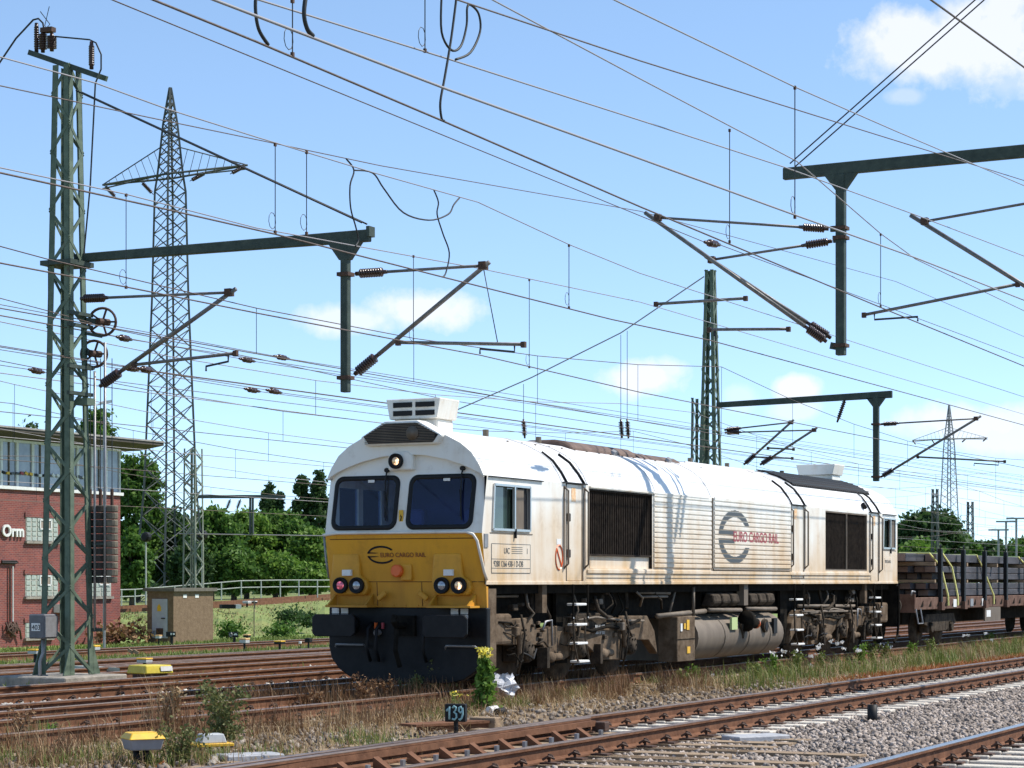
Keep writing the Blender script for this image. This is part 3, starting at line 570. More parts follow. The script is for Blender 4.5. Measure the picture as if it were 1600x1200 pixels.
MB().box(fx(1.7)-.05, fx(1.7)+.02, 1.18, 1.36, 1.62, 1.86).build('socket_box', yellow, LO, bevel=.01)
for pts in ([fp(y, 1.60, .004) for y in np.linspace(.03, 2.62, 24)], [fp(y, 2.235, .004) for y in np.linspace(.12, 2.55, 20)], [fp(1.04, z, .004) for z in np.linspace(1.24, 1.60, 5)], [fp(1.80, z, .004) for z in np.linspace(1.24, 1.60, 5)]): MB().tube(pts, .006, 4).build('panel_seam', mat('seam_brown', (.12, .05, .01)), nose)
for k in range(15): MB().cyl(fp(.2+k*.16, 2.265, -.005), fp(.2+k*.16, 2.265, .008), .011, 6).build('bolt', yellow, nose)
for k in range(11): MB().cyl(fp(.3+k*.205, 1.25, -.005), fp(.3+k*.205, 1.25, .012), .014, 6).build('bolt', yellow, nose)
# emblem on the nose
mb = MB(); yc, zc = 1.68, 2.0
for sgn in (1, -1):
    A = [math.radians(a) for a in np.linspace(35, 172, 18)]
    o_ = [fp(yc-.24*math.cos(a), zc+sgn*.135*math.sin(a), .006) for a in A]; i_ = [fp(yc-.21*math.cos(a), zc+sgn*.105*math.sin(a), .006) for a in A]
    mb.grid([o_, i_]); mb.add([fp(yc+.24, zc+sgn*.020, .006), fp(yc+.10, zc+sgn*.020, .006), fp(yc+.04, zc+sgn*.028, .006), fp(yc+.235, zc+sgn*.042, .006)], [(0, 1, 2, 3)])
mb.build('round_emblem', rubber, nose)
text('lettering', 'EURO CARGO RAIL', .095, mat('nose_letter', (.22, .06, .02)), nose, fp(1.70, 1.965, .008), (0, -1, 0), (-.18, 0, 1), .001, .001, sx=.93)
# black skirt, plough, buffers, coupling
SK = [(BW+.01, 1.22), (-.02, 1.22), (-.02, .62), (.02, .46), (.14, .30), (.36, .16), (.62, .10), (2.03, .10), (2.28, .16), (2.5, .30), (2.62, .46), (BW+.01, .62)]
sk = MB().prism([(.04, y, z) for y, z in SK], (.12, 0, 0)).build('front_skirt', black, LO, bevel=.015)
for y0, y1 in ((.03, .76), (1.90, 2.63)):
    yc = (y0+y1)/2
    b = MB().prism([(-.50, y, z) for y, z in ((y0, .84), (y0+.05, .79), (y1-.05, .79), (y1, .84), (y1, 1.07), (y1-.05, 1.12), (y0+.05, 1.12), (y0, 1.07))], (.045, 0, 0)).build('buffer', black, LO, bevel=.01)
    MB().cyl((-.46, yc, .955), (-.12, yc, .955), .105, 16).build('buffer_shank', tankm, b, True); MB().cyl((-.2, yc, .955), (.05, yc, .955), .15, 16).build('buffer_socket', black, b, True)
    for k in (0, 1):
        l_ = MB().box(.02, .035, yc+.05+k*.16*(1 if yc > 1.3 else -1), yc+.17+k*.16*(1 if yc > 1.3 else -1), 1.125, 1.205).build('data_plate', whitep, sk)
        l2 = MB().box(.02, .035, l_.data.vertices[0].co.y+1.325, l_.data.vertices[0].co.y+1.325+.12, 1.04, 1.115).build('data_plate', whitep, sk)
    MB().tube([(.0, yc-.30, .62), (-.08, yc-.28, .66), (-.08, yc+.2, .66), (.0, yc+.25, .62)], .016, 6).build('shunter_handle', galv, sk)
mb = MB().tube([(.05, 1.325, .95), (-.25, 1.325, .95), (-.34, 1.325, 1.02), (-.30, 1.325, 1.10)], .05, 8); mb.tube([(-.28, 1.3, .9), (-.33, 1.3, .6), (-.2, 1.3, .35)], .04, 6); mb.box(-.02, .05, 1.15, 1.5, .8, 1.1); mb.build('coupling_hook', underd, LO)
for y in (.95, 1.75, 1.9): MB().tube([(.03, y, .98), (-.10, y, .9), (-.13, y, .6), (-.02, y, .42)], .028, 6).build('brake_hose', rubber, LO, True)
for y, c in ((1.82, orange), (1.70, red)): MB().bar((.0, y, .99), (.0, y, .90), .035).build('hose_cock', c, LO)
MB().cyl((-.06, 1.78, .84), (.02, 1.78, .84), .05, 8).build('air_cock', galv, LO)
# ---------------- running gear
MB().box(.2, LX-.2, .42, 2.2, .95, 1.55).build('underframe', underd, LO)
MB().box(.2, LX-.2, .15, .42, 1.42, 1.555).build('underframe_flange', underd, LO)
def wheel(x):
    for y0 in (.50, 2.02):
        w = MB().lathe((x, y0, .53), (x, y0+.13, .53), [(0, .08), (.0, .46), (.25, .48), (.3, .525), (.75, .525), (.8, .555), (1, .555), (1, .1)], 32).build('wheel', bogied, LO, True)
    MB().cyl((x, .4, .53), (x, 2.2, .53), .09, 10).build('axle', underd, LO)
OUT = [(782, 968), (830, 965), (838, 985), (868, 978), (935, 984), (972, 962), (1010, 962), (1021, 985), (1026, 1022), (1012, 1000), (990, 1000), (975, 1031), (938, 1031), (914, 1007), (880, 1031), (858, 1031), (846, 1008), (785, 1008)]
FO = [onY(px, py, .22) for px, py in OUT]
def bogie_at(mir):
    mx = (lambda x: LX-x) if mir else (lambda x: x)
    fr = MB().prism([(mx(p.x), .20, p.z) for p in FO], (0, .16, 0)).build('bogie_frame', bogie, LO, bevel=.012)
    for x in (1.75, 3.72, 5.75):
        X = mx(x); wheel(X)
        ab = MB().box(X-.20, X+.20, .18, .5, .36, .70).build('axle_box', bogied, fr, bevel=.03)
        MB().cyl((X, .10, .53), (X, .2, .53), .15, 12).build('axle_cap', bogied, ab, True)
        for k in range(6): a = k*math.pi/3; MB().cyl((X+.11*math.cos(a), .085, .53+.11*math.sin(a)), (X+.11*math.cos(a), .11, .53+.11*math.sin(a)), .018, 6).build('cap_bolt', underd, ab)
        for s_ in (-.32, .32):
            sp_ = MB(); H_ = [(X+s_+.06*math.cos(t), .28+.06*math.sin(t), .55+.30*t/(8*math.pi)) for t in np.linspace(0, 8*math.pi, 50)]
            sp_.tube(H_, .017, 5); sp_.build('coil_spring', bogied, fr, True)
        MB().tube([(X-.36, .16, .30), (X-.30, .16, .62), (X-.12, .16, .80)], .028, 6).build('brake_lever', bogied, fr)
        MB().prism([(X+.55, .45, .35), (X+.63, .45, .40), (X+.66, .45, .66), (X+.56, .45, .72)], (0, .12, 0)).build('brake_block', bogied, fr)
    for x, z in ((2.72, .42), (4.75, .42)):
        X = mx(x); MB().cyl((X-.33, .17, z), (X-.08, .17, z), .085, 12).build('brake_cylinder', bogie, fr, True); MB().cyl((X-.08, .17, z), (X+.22, .17, z), .06, 10).build('brake_cylinder_rod', bogie, fr, True)
        MB().box(X-.42, X-.33, .08, .26, z-.16, z+.16).build('cylinder_bracket', bogied, fr)
    sb = MB().box(mx(.75)-.28, mx(.75)+.42, .12, .5, .66, 1.12).build('sand_box', bogie, fr, bevel=.05, seg=2)
    for i in range(2):
        for j in range(3): MB().cyl((mx(1.62)+i*.12, .17, .70+j*.08), (mx(1.62)+i*.12, .21, .70+j*.08), .018, 6).build('frame_bolt', underd, fr)
    for i in range(2):
        for j in range(3): MB().cyl((mx(5.15)+i*.12, .17, .86+j*.08), (mx(5.15)+i*.12, .21, .86+j*.08), .018, 6).build('frame_bolt', underd, fr)
    MB().box(mx(4.3)-.7, mx(4.3)+.7, .26, .5, .78, 1.10).build('bolster', bogied, fr, bevel=.03)
    MB().tube([(mx(3.6), .15, .98), (mx(4.3), .15, 1.02), (mx(5.4), .15, .95), (mx(6.3), .15, .93)], .022, 6).build('brake_pipe', tankm, fr, True)
    MB().tube([(mx(3.6), .14, .86), (mx(4.1), .14, .80), (mx(4.7), .14, .86), (mx(5.3), .14, .83), (mx(6.1), .14, .95)], .028, 6).build('brake_hose', underd, fr, True)
    MB().tube([(mx(4.35), .2, 1.35), (mx(4.3), .16, 1.3), (mx(4.35), .14, 1.15), (mx(4.7), .14, 1.02), (mx(5.0), .18, 1.0)], .035, 6).build('air_hose', bogied, fr, True)
    MB().tube([(mx(2.3), .16, .85), (mx(2.38), .15, .98), (mx(2.6), .15, 1.0), (mx(2.62), .15, .6)], .02, 6).build('air_hose', galv, fr, True)
    for x in (2.2, 2.6, 4.9, 5.9): MB().bar((mx(x), .3, 1.5), (mx(x-.08), .25, 1.15), .05).build('damper', bogied, fr)
    MB().box(mx(2.2)-.08, mx(2.2)+.08, .08, .2, 1.12, 1.55).build('bracket', bogie, LO)
    for x in (1.35, 3.3, 5.35):
        X = mx(x); MB().lathe((X, .13, .98), (X+.02, .10, .50), [(0, .02), (.06, .05), (.5, .05), (.52, .035), (.94, .035), (1, .02)], 10).build('vertical_damper', random.choice([bogie, bogied]), fr, True)
        MB().tube([(X+.12, .13, 1.1), (X+.16, .08, .8), (X+.10, .10, .45), (X+.16, .2, .2)], .02, 6).build('sand_pipe', bogied, fr, True)
        MB().box(X-.16, X-.04, .06, .18, .78, .92).build('junction_box', random.choice([bogie, tankm]), fr, bevel=.015)
    for k in range(10):
        X = mx(random.uniform(.9, 6.5)); z = random.uniform(.35, 1.1); MB().tube([(X-.25, .12, z), (X-.08, .09, z+random.uniform(-.1, .1)), (X+.12, .09, z+random.uniform(-.12, .12)), (X+.3, .13, z+random.uniform(-.15, .15))], random.uniform(.010, .018), 5).build('cable', random.choice([underd, bogied, rubber]), fr, True)
    for k in range(14):
        X = mx(random.uniform(1.0, 6.4)); z = random.uniform(.62, .95); s_ = random.uniform(.03, .08); MB().box(X, X+s_*1.5, .15, .2, z, z+s_).build('lug', random.choice([bogie, bogied, bogied]), fr, bevel=.008)
    for x in (2.7, 4.75): MB().prism([(mx(x)-.24, .26, .28), (mx(x)+.24, .26, .28), (mx(x)+.34, .26, .75), (mx(x)-.34, .26, .75)], (0, .3, 0)).build('traction_motor', underd, fr)
bogie_at(False); bogie_at(True)
text('stencil', 'BR 66-438', .09, whitep, LO, (4.35, .185, .83), (1, 0, 0), (0, 0, 1), .001)
text('stencil', '10054 BF 5531', .065, whitep, LO, (4.35, .185, .74), (1, 0, 0), (0, 0, 1), .001)
MB().box(.12, .42, .02, .12, .35, 1.5).build('corner_bracket', bogie, LO); MB().bar((.42, .05, .82), (.15, .05, .45), .05).build('corner_brace', bogied, LO)
for xa in (3.02, 13.72, 19.2):
    ld = MB(); 
    for s_ in (0, .56): ld.tube([(xa+s_, -.03, 1.56), (xa+s_, -.03, 1.05), (xa+s_, -.02, 1.0)], .02, 6)
    ld.box(xa+.07, xa+.49, .30, .36, .30, 1.56); L_ = ld.build('step_ladder', underd, LO)
    for s_ in (0, .56): MB().tube([(xa+s_, -.032, 1.56), (xa+s_, -.032, 1.02)], .017, 6).build('ladder_stile', whitep, L_)
    for s_ in (.06, .50): MB().tube([(xa+s_, .0, 1.02), (xa+s_+.02, -.01, .64), (xa+s_+.10, -.04, .34)], .018, 6).build('ladder_stile', bogied, L_)
    for z, o_ in ((1.24, .0), (.92, .02), (.62, .05), (.33, .12)): MB().box(xa+.08+o_, xa+.48+o_, -.05, .12, z-.02, z+.02).build('tread', whitep, L_, bevel=.008)
# tank between the bogies
TP = [(.47-.45*math.cos(math.radians(a)), .58+.42*math.sin(math.radians(a))) for a in range(90, -91, -15)]+[(2.2, .16), (2.6, .42), (2.6, .9), (2.5, 1.0)]
tk = MB().prism([(8.55, y, z) for y, z in TP], (4.65, 0, 0)).build('fuel_tank', tankm, LO, True)
tk.data.set_sharp_from_angle(angle=math.radians(40))
for x in (9.9, 11.2, 12.4): MB().tube([(x, y-.004, z) for y, z in TP[1:11]], .012, 4).build('tank_strap', tankm, tk)
MB().cyl((12.05, -.03, .74), (12.05, .05, .74), .13, 16).build('filler_ring', bogied, tk); MB().cyl((12.05, -.04, .74), (12.05, .05, .74), .085, 16).build('filler_neck', rubber, tk)
MB().box(12.55, 12.75, -.005, .05, .58, .88).build('level_gauge', rubber, tk); MB().box(10.2, 10.5, -.004, .04, .70, .93).build('green_notice', mat('notice_green', (.45, .55, .25)), tk)
fl = MB().lathe((10.85, -.02, .86), (11.15, -.14, .80), [(0, .2), (.3, .2), (.4, .1), (1, .1)], 14).build('filler_cap', underd, tk, True); MB().lathe((11.12, -.13, .80), (11.18, -.15, .79), [(0, .10), (1, .085)], 14).build('filler_cap_rim', orange, fl)
MB().prism([(10.7, .0, .8), (11.0, .0, .8), (10.85, .0, .52)], (0, .04, 0)).build('filler_spout', bogied, tk)
cb = MB().box(7.55, 8.4, .03, .4, .18, .98).build('battery_box', bogie, LO, bevel=.01); MB().box(7.55, 8.4, .02, .03, .575, .585).build('door_gap', underd, cb)
for x, z, w_, h_ in ((7.98, .74, .12, .18), (8.0, .32, .14, .12), (7.85, .76, .07, .1)): MB().box(x, x+w_, .018, .029, z, z+h_).build('warning_label', yel, cb)
MB().box(7.68, 7.76, .015, .029, .72, .86).build('small_notice', whitep, cb)
for x0 in (9.35, 11.35):
    tr = MB().box(x0, x0+1.5, .3, .7, 1.1, 1.42).build('reservoir_rack', underd, LO)
    for k in range(3):
        r_ = MB().prism([(x0+k*.48, .10, 1.14), (x0+k*.48, .02, 1.22), (x0+k*.48, .05, 1.36), (x0+k*.48, .2, 1.40), (x0+k*.48, .3, 1.14)], (.40, 0, 0)).build('battery_cell', bogied, tr, bevel=.02)
    MB().tube([(x0-.1, .1, 1.08), (x0+1.6, .1, 1.06)], .04, 8).build('pipe', tankm, tr, True)
MB().box(11.0, 11.22, .05, .2, 1.15, 1.55).build('bracket', tankm, LO)
for a, b, r_ in (((6.2, .2, 1.42), (7.6, .2, 1.40), .03), ((6.3, .16, 1.34), (7.4, .16, 1.34), .022), ((6.9, .15, 1.0), (9.2, .15, 1.06), .045), ((.6, .3, 1.38), (1.7, .3, 1.38), .02), ((8.5, .1, 1.5), (8.5, .1, .98), .03), ((7.9, .2, 1.5), (7.6, .2, 1.05), .025), ((14.6, .2, 1.1), (18.6, .2, 1.06), .035), ((14.6, .15, .98), (18.4, .15, .95), .022)):
    MB().tube([a, b], r_, 8).build('pipe', tankm, LO, True)
for i in range(16):
    x = random.uniform(1.0, 7) if i % 2 else random.uniform(14.3, 20); z = random.uniform(1.05, 1.35)
    MB().tube([(x, .25, 1.5), (x+random.uniform(-.1, .1), .16, z+.1), (x+random.uniform(-.2, .25), .14, z), (x+random.uniform(-.3, .35), .22, z-.15)], random.uniform(.012, .026), 6).build('air_hose', random.choice([bogied, tankm, underd]), LO, True)
for i in range(12):
    x = random.uniform(1.2, 7) if i % 2 else random.uniform(14.5, 20); z = random.uniform(1.1, 1.4); s_ = random.uniform(.05, .13)
    MB().box(x, x+s_*1.6, .2, .3, z, z+s_).build('valve_box', random.choice([bogie, bogied, tankm]), LO, bevel=.012)
# far end skirt and buffers
MB().box(LX-.05, LX+.03, .0, BW, .55, 1.56).build('rear_skirt', underd, LO)
MB().tube([(LX-.02, -.03, 1.5), (LX+.02, -.03, .7), (LX-.1, -.03, .35), (LX-.35, -.03, .2)], .03, 6).build('rear_guard', underd, LO)
for yc in (.4, 2.25): MB().cyl((LX, yc, .955), (LX+.5, yc, .955), .13, 14).build('buffer', underd, LO)
# ------------------------------------------------------------------ flat wagon with stakes, loaded with steel
WG = empty('flat_wagon', (32, 1.325, 0), 'rusty flat wagon with upright stakes coupled behind the locomotive', 'wagon')
WX0, WX1 = 22.6, 46.0
MB().box(WX0, WX1, .0, .12, .92, 1.22).build('sole_bar', wagr, WG, bevel=.012); MB().box(WX0, WX1, 2.53, 2.65, .92, 1.22).build('sole_bar', wagr, WG)
MB().box(WX0, WX1, .12, 2.53, 1.12, 1.20).build('deck', wagr, WG); MB().box(WX0-.08, WX0, -.02, 2.67, .86, 1.30).build('headstock', wagr, WG)
MB().box(WX0+1, WX1, .6, 2.0, .55, 1.1).build('centre_beam', underd, WG)
SX = [onY(px, 900, -.05).x for px in (1471, 1507, 1540, 1573)]; SX += [SX[-1]+(SX[-1]-SX[-2])*k for k in (1.03, 2.05)]
stk = black
for x in SX:
    for y in (-.07, 2.62):
        s_ = MB().box(x-.075, x+.075, y, y+.10, .98, 2.42).build('stake', stk, WG, bevel=.01); MB().box(x-.13, x+.13, y-.03, y+.12, .90, 1.10).build('stake_pocket', wagr, s_)
        MB().tube([(x, y+.05, 2.42), (x, y+.05, 2.50), (x+.05, y+.05, 2.53), (x+.1, y+.05, 2.47)], .015, 5).build('stake_hook', stk, s_)
for x in np.arange(WX0+.5, WX1, .72):
    MB().prism([(x, -.012, 1.0), (x+.22, -.012, 1.14), (x+.22, -.012, 1.0)], (0, .012, 0)).build('lashing_ring_plate', underd, WG)
for x, m_ in ((26.1, whitep), (27.8, galv), (29.0, whitep)): MB().box(x, x+.3, -.014, 0, .96, 1.16).build('chalk_patch', m_, WG)
MB().box(29.3, 31.0, -.02, .02, .55, .92).build('data_board', tankm, WG); MB().box(29.45, 29.9, -.024, -.02, .66, .84).build('data_plate', whitep, WG)
for X in (24.7, 26.6, 41, 43):
    for y0 in (.50, 2.02): MB().lathe((X, y0, .46), (X, y0+.13, .46), [(0, .08), (0, .40), (.3, .45), (.75, .46), (.8, .49), (1, .49), (1, .1)], 28).build('wheel', bogied, WG, True)
    a = MB().box(X-.2, X+.2, .2, .45, .33, .62).build('axle_box', bogied, WG, bevel=.03); MB().cyl((X, .14, .46), (X, .2, .46), .12, 10).build('axle_cap', bogied, a)
    MB().box(X-.5, X+.5, .24, .40, .66, .74).build('leaf_spring', bogied, WG)
for X in (25.65, 42): MB().prism([(X+p, .2, z) for p, z in ((-1.5, .55), (-1.3, .8), (1.3, .8), (1.5, .55), (1.2, .5), (.5, .36), (-.5, .36), (-1.2, .5))], (0, .12, 0)).build('bogie_frame', bogied, WG, bevel=.01)
for yc in (.4, 2.25):
    MB().cyl((WX0-.55, yc, 1.03), (WX0-.08, yc, 1.03), .10, 14).build('buffer_shank', bogied, WG); MB().cyl((WX0-.62, yc, 1.03), (WX0-.55, yc, 1.03), .24, 20).build('buffer', bogied, WG)
MB().tube([(WX0-.1, -.03, 1.36), (WX0-.35, -.03, 1.38), (WX0-.4, -.03, 1.28)], .02, 6).build('shunter_handle', galv, WG, True)
MB().tube([(WX0-.05, -.04, .95), (WX0-.05, -.10, .6), (WX0+.35, -.10, .6), (WX0+.35, -.04, .95)], .018, 6).build('step_stirrup', galv, WG)
# the load: layers of square bars on timber bearers
LG = 'steel bars loaded on the flat wagon'
def steelbar(x0, x1, y0, y1, z0, z1, lab):
    o = empty('steel_bar', ((x0+x1)/2, (y0+y1)/2, z0), lab, 'steel bar', LG)
    MB().box(x0, x1, y0, y1, z0, z1).build('shank', beamm, o, bevel=.012); MB().box(x0-.006, x0-.0005, y0+.012, y1-.012, z0+.012, z1-.012).build('sawn_end', beame, o)
LAY = [(1.24, 1.40, 25.9), (1.41, 1.57, 25.4), (1.66, 1.82, 26.3), (1.83, 1.99, 25.2), (2.10, 2.30, 23.3)]
nm = ['bottom', 'second', 'third', 'fourth', 'top']; place = ['nearest', 'second nearest', 'third nearest', 'fourth nearest', 'fifth nearest', 'sixth nearest', 'seventh nearest', 'farthest']
for li, (z0, z1, x0) in enumerate(LAY):
    n = 8; w_ = 2.36/n
    for k in range(n):
        xs_ = x0+(random.uniform(-.25, .35) if li < 4 else random.uniform(-.06, .06)); xs_ -= (0 if li == 4 else .35*k)
        if li == 4 and k == 0: xs_ = 25.0
        steelbar(max(23.0, xs_), 44+random.uniform(-.4, .4), .14+k*w_, .14+(k+1)*w_-.012, z0, z1, 'dark steel bar, %s from the viewer in the %s layer of the wagon load' % (place[k], nm[li]))
k = 0
for x in (24.3, 27.4, 30.6, 33.8, 37.0, 40.2):
    for z0, z1 in ((1.58, 1.652), (2.0, 2.09)):
        o = MB().box(x, x+.12, -.02, 2.66, z0, z1).build('timber_bearer', wood)
        tag(o, 'pale timber bearer between the %s steel layers, %s along the wagon' % ('lower' if z0 < 1.8 else 'upper', ['first', 'second', 'third', 'fourth', 'fifth', 'sixth'][int((x-24.3)/3.1+.3)]), 'timber', 'timber bearers under the steel')
for i, (px0, px1, px2) in enumerate(((1453, 1475, 1485), (1474, 1492, 1500), (1527, 1540, 1556), (1592, 1612, 1630))):
    a, b, c = onY(px0, 862, .12), onY(px1, 895, .02), onY(px2, 950, -.09)
    a.z = 2.315; b.z = 1.95; c.z = 1.02
    o = MB().tube([(a.x, .9, 2.315), (a.x, .14, 2.312), (b.x, .10, 1.98), (c.x, -.03, 1.24), (c.x+.02, -.03, 1.0)], .026, 5).build('lashing_strap', strap)
    tag(o, 'yellow lashing strap over the steel load, %s from the locomotive' % ['first', 'second', 'third', 'fourth'][i], 'strap', 'lashing straps on the load')
# ------------------------------------------------------------------ overhead line
def ins(p, q, name='insulator', parent=None, r=.075):
    n = 9; prof = [(0, .035), (.12, .035)]
    for i in range(n): t = .14+.72*i/n; prof += [(t, .045), (t+.02, r), (t+.045, r), (t+.05, .045)]
    prof += [(.88, .035), (1, .03)]
    return MB().lathe(p, q, prof, 10).build(name, insul, parent, True)
def lattice(name, label, X, Y, z0, z1, w0, w1, n, group=None, m_=green, cat='mast', leg=.10, br=.045, zc=()):
    e = empty(name, (X, Y, z0), label, cat, group)
    def w(z): return (w0+(w1-w0)*(z-z0)/(z1-z0))/2
    for sx in (-1, 1):
        for sy in (-1, 1):
            MB().ang((X+sx*w0/2, Y+sy*w0/2, z0), (X+sx*w1/2, Y+sy*w1/2, z1), leg, (-sx, 0, 0), (0, -sy, 0), .014).build('leg', m_, e)
    for k in range(n):
        za, zb = z0+(z1-z0)*k/n, z0+(z1-z0)*(k+1)/n; a, b = w(za), w(zb)
        for s_ in (-1, 1):
            f = 1 if (k+(s_ > 0)) % 2 else -1
            MB().bar((X-f*a, Y+s_*a, za), (X+f*b, Y+s_*b, zb), br, .012, (0, 1, 0)).build('brace', m_, e)
            MB().bar((X+s_*a, Y-f*a, za), (X+s_*b, Y+f*b, zb), br, .012, (1, 0, 0)).build('brace', m_, e)
            if False:
                MB().bar((X+f*a, Y+s_*(a-.02), za), (X-f*b, Y+s_*(b-.02), zb), br, .012, (0, 1, 0)).build('brace', m_, e)
                MB().bar((X+s_*(a-.02), Y+f*a, za), (X+s_*(b-.02), Y-f*b, zb), br, .012, (1, 0, 0)).build('brace', m_, e)
    return e
# --- mast at the left with its arm, hanger post and cantilever
MX, MY = 1.55, 8.75
m1 = lattice('catenary_mast', 'tall green lattice mast on a concrete footing at the left', MX, MY, .03, 10.35, .64, .34, 21, 'lattice masts', leg=.115, br=.055)
fo = MB().box(MX-.95, MX+.75, MY-.7, MY+.8, -.4, .02).build('footing', concd, m1, bevel=.02)
for sx in (-1, 1):
    for sy in (-1, 1): MB().prism([(MX+sx*.32, MY+sy*.32, .03), (MX+sx*.50, MY+sy*.32, .03), (MX+sx*.31, MY+sy*.31, .55)], (0, .02, 0)).build('foot_gusset', green, m1)
for z in (6.95, 6.1, 5.9, 5.2, 4.75): MB().box(MX-.32, MX+.32, MY-.32, MY+.32, z, z+.08).build('collar', greend, m1) if z in (6.95,) else MB().box(MX-.34, MX+.30, MY-.32, MY-.26, z, z+.06).build('collar', greend, m1)
def arm(root, X, y0, y1, z0, z1, h0, h1): return MB().add([(X-.06, y0, z0-h0/2), (X+.06, y0, z0-h0/2), (X+.06, y0, z0+h0/2), (X-.06, y0, z0+h0/2), (X-.06, y1, z1-h1/2), (X+.06, y1, z1-h1/2), (X+.06, y1, z1+h1/2), (X-.06, y1, z1+h1/2)], [(0, 1, 2, 3), (7, 6, 5, 4), (0, 4, 5, 1), (1, 5, 6, 2), (2, 6, 7, 3), (3, 7, 4, 0)]).build('arm', greend, root, bevel=.012)
def post(root, X, Y, z0, z1, w=.17):
    p = MB().box(X-w/2, X+w/2, Y-w/2, Y+w/2, z0, z1).build('hanger_post', greend, root, bevel=.012)
    MB().prism([(X-.06, Y-.30, z1), (X-.06, Y+.30, z1), (X-.06, Y+.09, z1-.28), (X-.06, Y-.09, z1-.28)], (.12, 0, 0)).build('post_gusset', greend, p)
    return p
def clamp(root, X, Y, z, w=.17): return MB().box(X-w/2-.04, X+w/2+.04, Y-w/2-.04, Y+w/2+.04, z-.03, z+.03).build('clamp', clipm, root)
def rod(root, a, b, r, name, m_=tubeg): return MB().tube([a, b], r, 8).build(name, m_, root, True)
PX = 1.75
# arm end and post read off where the frame plane cuts the view
AE = onX(578, 368, PX); HP = onX(540, 380, PX); HB = onX(540, 613, PX); AM = onX(118, 404, PX)
arm(m1, PX, AM.y, AE.y, AM.z, AE.z, .14, .19); post(m1, PX, HP.y, HB.z, AE.z-.08, .13)
MB().box(PX-.09, PX+.09, AE.y-.04, AE.y+.02, AE.z-.02, AE.z+.14).build('end_plate', greend, m1)
for dx in (-.08, .08): rod(m1, (MX+dx, MY-.25, 9.9), (PX+dx, AE.y+.1, AE.z+.2), .014, 'stay_rod', wired)
c0, c1 = onX(552, 428, PX), onX(755, 415, PX); c2, c3 = onX(548, 590, PX), onX(758, 415, PX); c4, c5 = onX(622, 535, PX), onX(818, 538, PX); cs = onX(750, 553, PX)
can = empty('cantilever', (PX, HP.y, HB.z), 'swing cantilever with brown insulators on the hanger post left of the locomotive roof', 'cantilever', 'overhead line cantilevers')
def cantilever(root, ta, tb, ba, bb, ra, rb, st=None, dropw=None):
    ta, tb, ba, bb, ra, rb = map(V, (ta, tb, ba, bb, ra, rb)); k = .62/(tb-ta).length; i0, i1 = lerp(ta, tb, .02), lerp(ta, tb, k)
    ins(i0, i1, parent=root); rod(root, i1, tb, .024, 'top_tie'); k = .62/(bb-ba).length; i0, i1 = lerp(ba, bb, .03), lerp(ba, bb, k)
    ins(i0, i1, parent=root, r=.085); rod(root, i1, lerp(ba, bb, 1.03), .038, 'bracket_tube'); rod(root, ra, rb, .028, 'registration_tube')
    MB().box(tb.x-.06, tb.x+.06, tb.y-.06, tb.y+.06, tb.z-.06, tb.z+.06).build('catenary_clamp', clipm, root)
    for p in (ra, rb): MB().box(p.x-.035, p.x+.035, p.y-.035, p.y+.035, p.z-.05, p.z+.04).build('tube_clamp', clipm, root)
    if st is not None:
        s0 = lerp(ra, rb, .93)+V((0, 0, -.12)); MB().tube([lerp(ra, rb, .93), s0, V(st)+V((0, 0, .08)), V(st)], .018, 6).build('steady_arm', wired, root)
    if dropw is not None: rod(root, dropw, lerp(ra, rb, .8), .008, 'hanger_wire', wired)
cantilever(can, c0, c1, c2, c3, c4, c5, cs, onX(756, 422, PX))
for z in (c0.z, c2.z): clamp(m1, PX, HP.y, z, .13)
# cantilever carried by the mast itself, over the next track
can = empty('cantilever', (MX, MY-.4, 4.6), 'swing cantilever fixed to the green lattice mast at the left', 'cantilever', 'overhead line cantilevers')
q = lambda px, py: onX(px, py, 1.5)
cantilever(can, q(122, 467), q(358, 457), q(150, 608), q(362, 456), q(210, 570), q(368, 552), q(322, 580))
MB().box(MX-.1, MX+.12, MY-.50, MY-.26, 4.58, 4.70).build('bracket_plate', green, m1)
# tensioning wheels and the weight stacks
for i, (px, py, r_) in enumerate(((160, 503, .235), (147, 553, .225))):
    c = onX(px, py, 1.9); w = empty('tension_wheel', c, '%s spoked tensioning wheel on the lattice mast' % ['upper', 'lower'][i], 'pulley wheel', 'tensioning wheels')
    MB().tube([c+V((.35*r_*math.cos(a), r_*math.cos(a)*-.94, r_*math.sin(a))) for a in np.linspace(0, 2*math.pi, 25)], .024, 6, False).build('rim', clipm, w)
    for a in np.linspace(0, 2*math.pi, 6)[:-1]: MB().bar(c, c+V((.35*r_*math.cos(a), -.94*r_*math.cos(a), r_*math.sin(a))), .03, .03).build('spoke', clipm, w)
    MB().cyl(c+V((-.12, 0, 0)), c+V((.12, -.04, 0)), .06, 10).build('hub', clipm, w); MB().bar(c, (MX+.2, MY-.25, c.z+.02), .06, .09).build('bracket', greend, w); MB().bar(c+V((0, 0, -.25)), (MX+.2, MY-.25, c.z-.2), .05).build('bracket', greend, w)
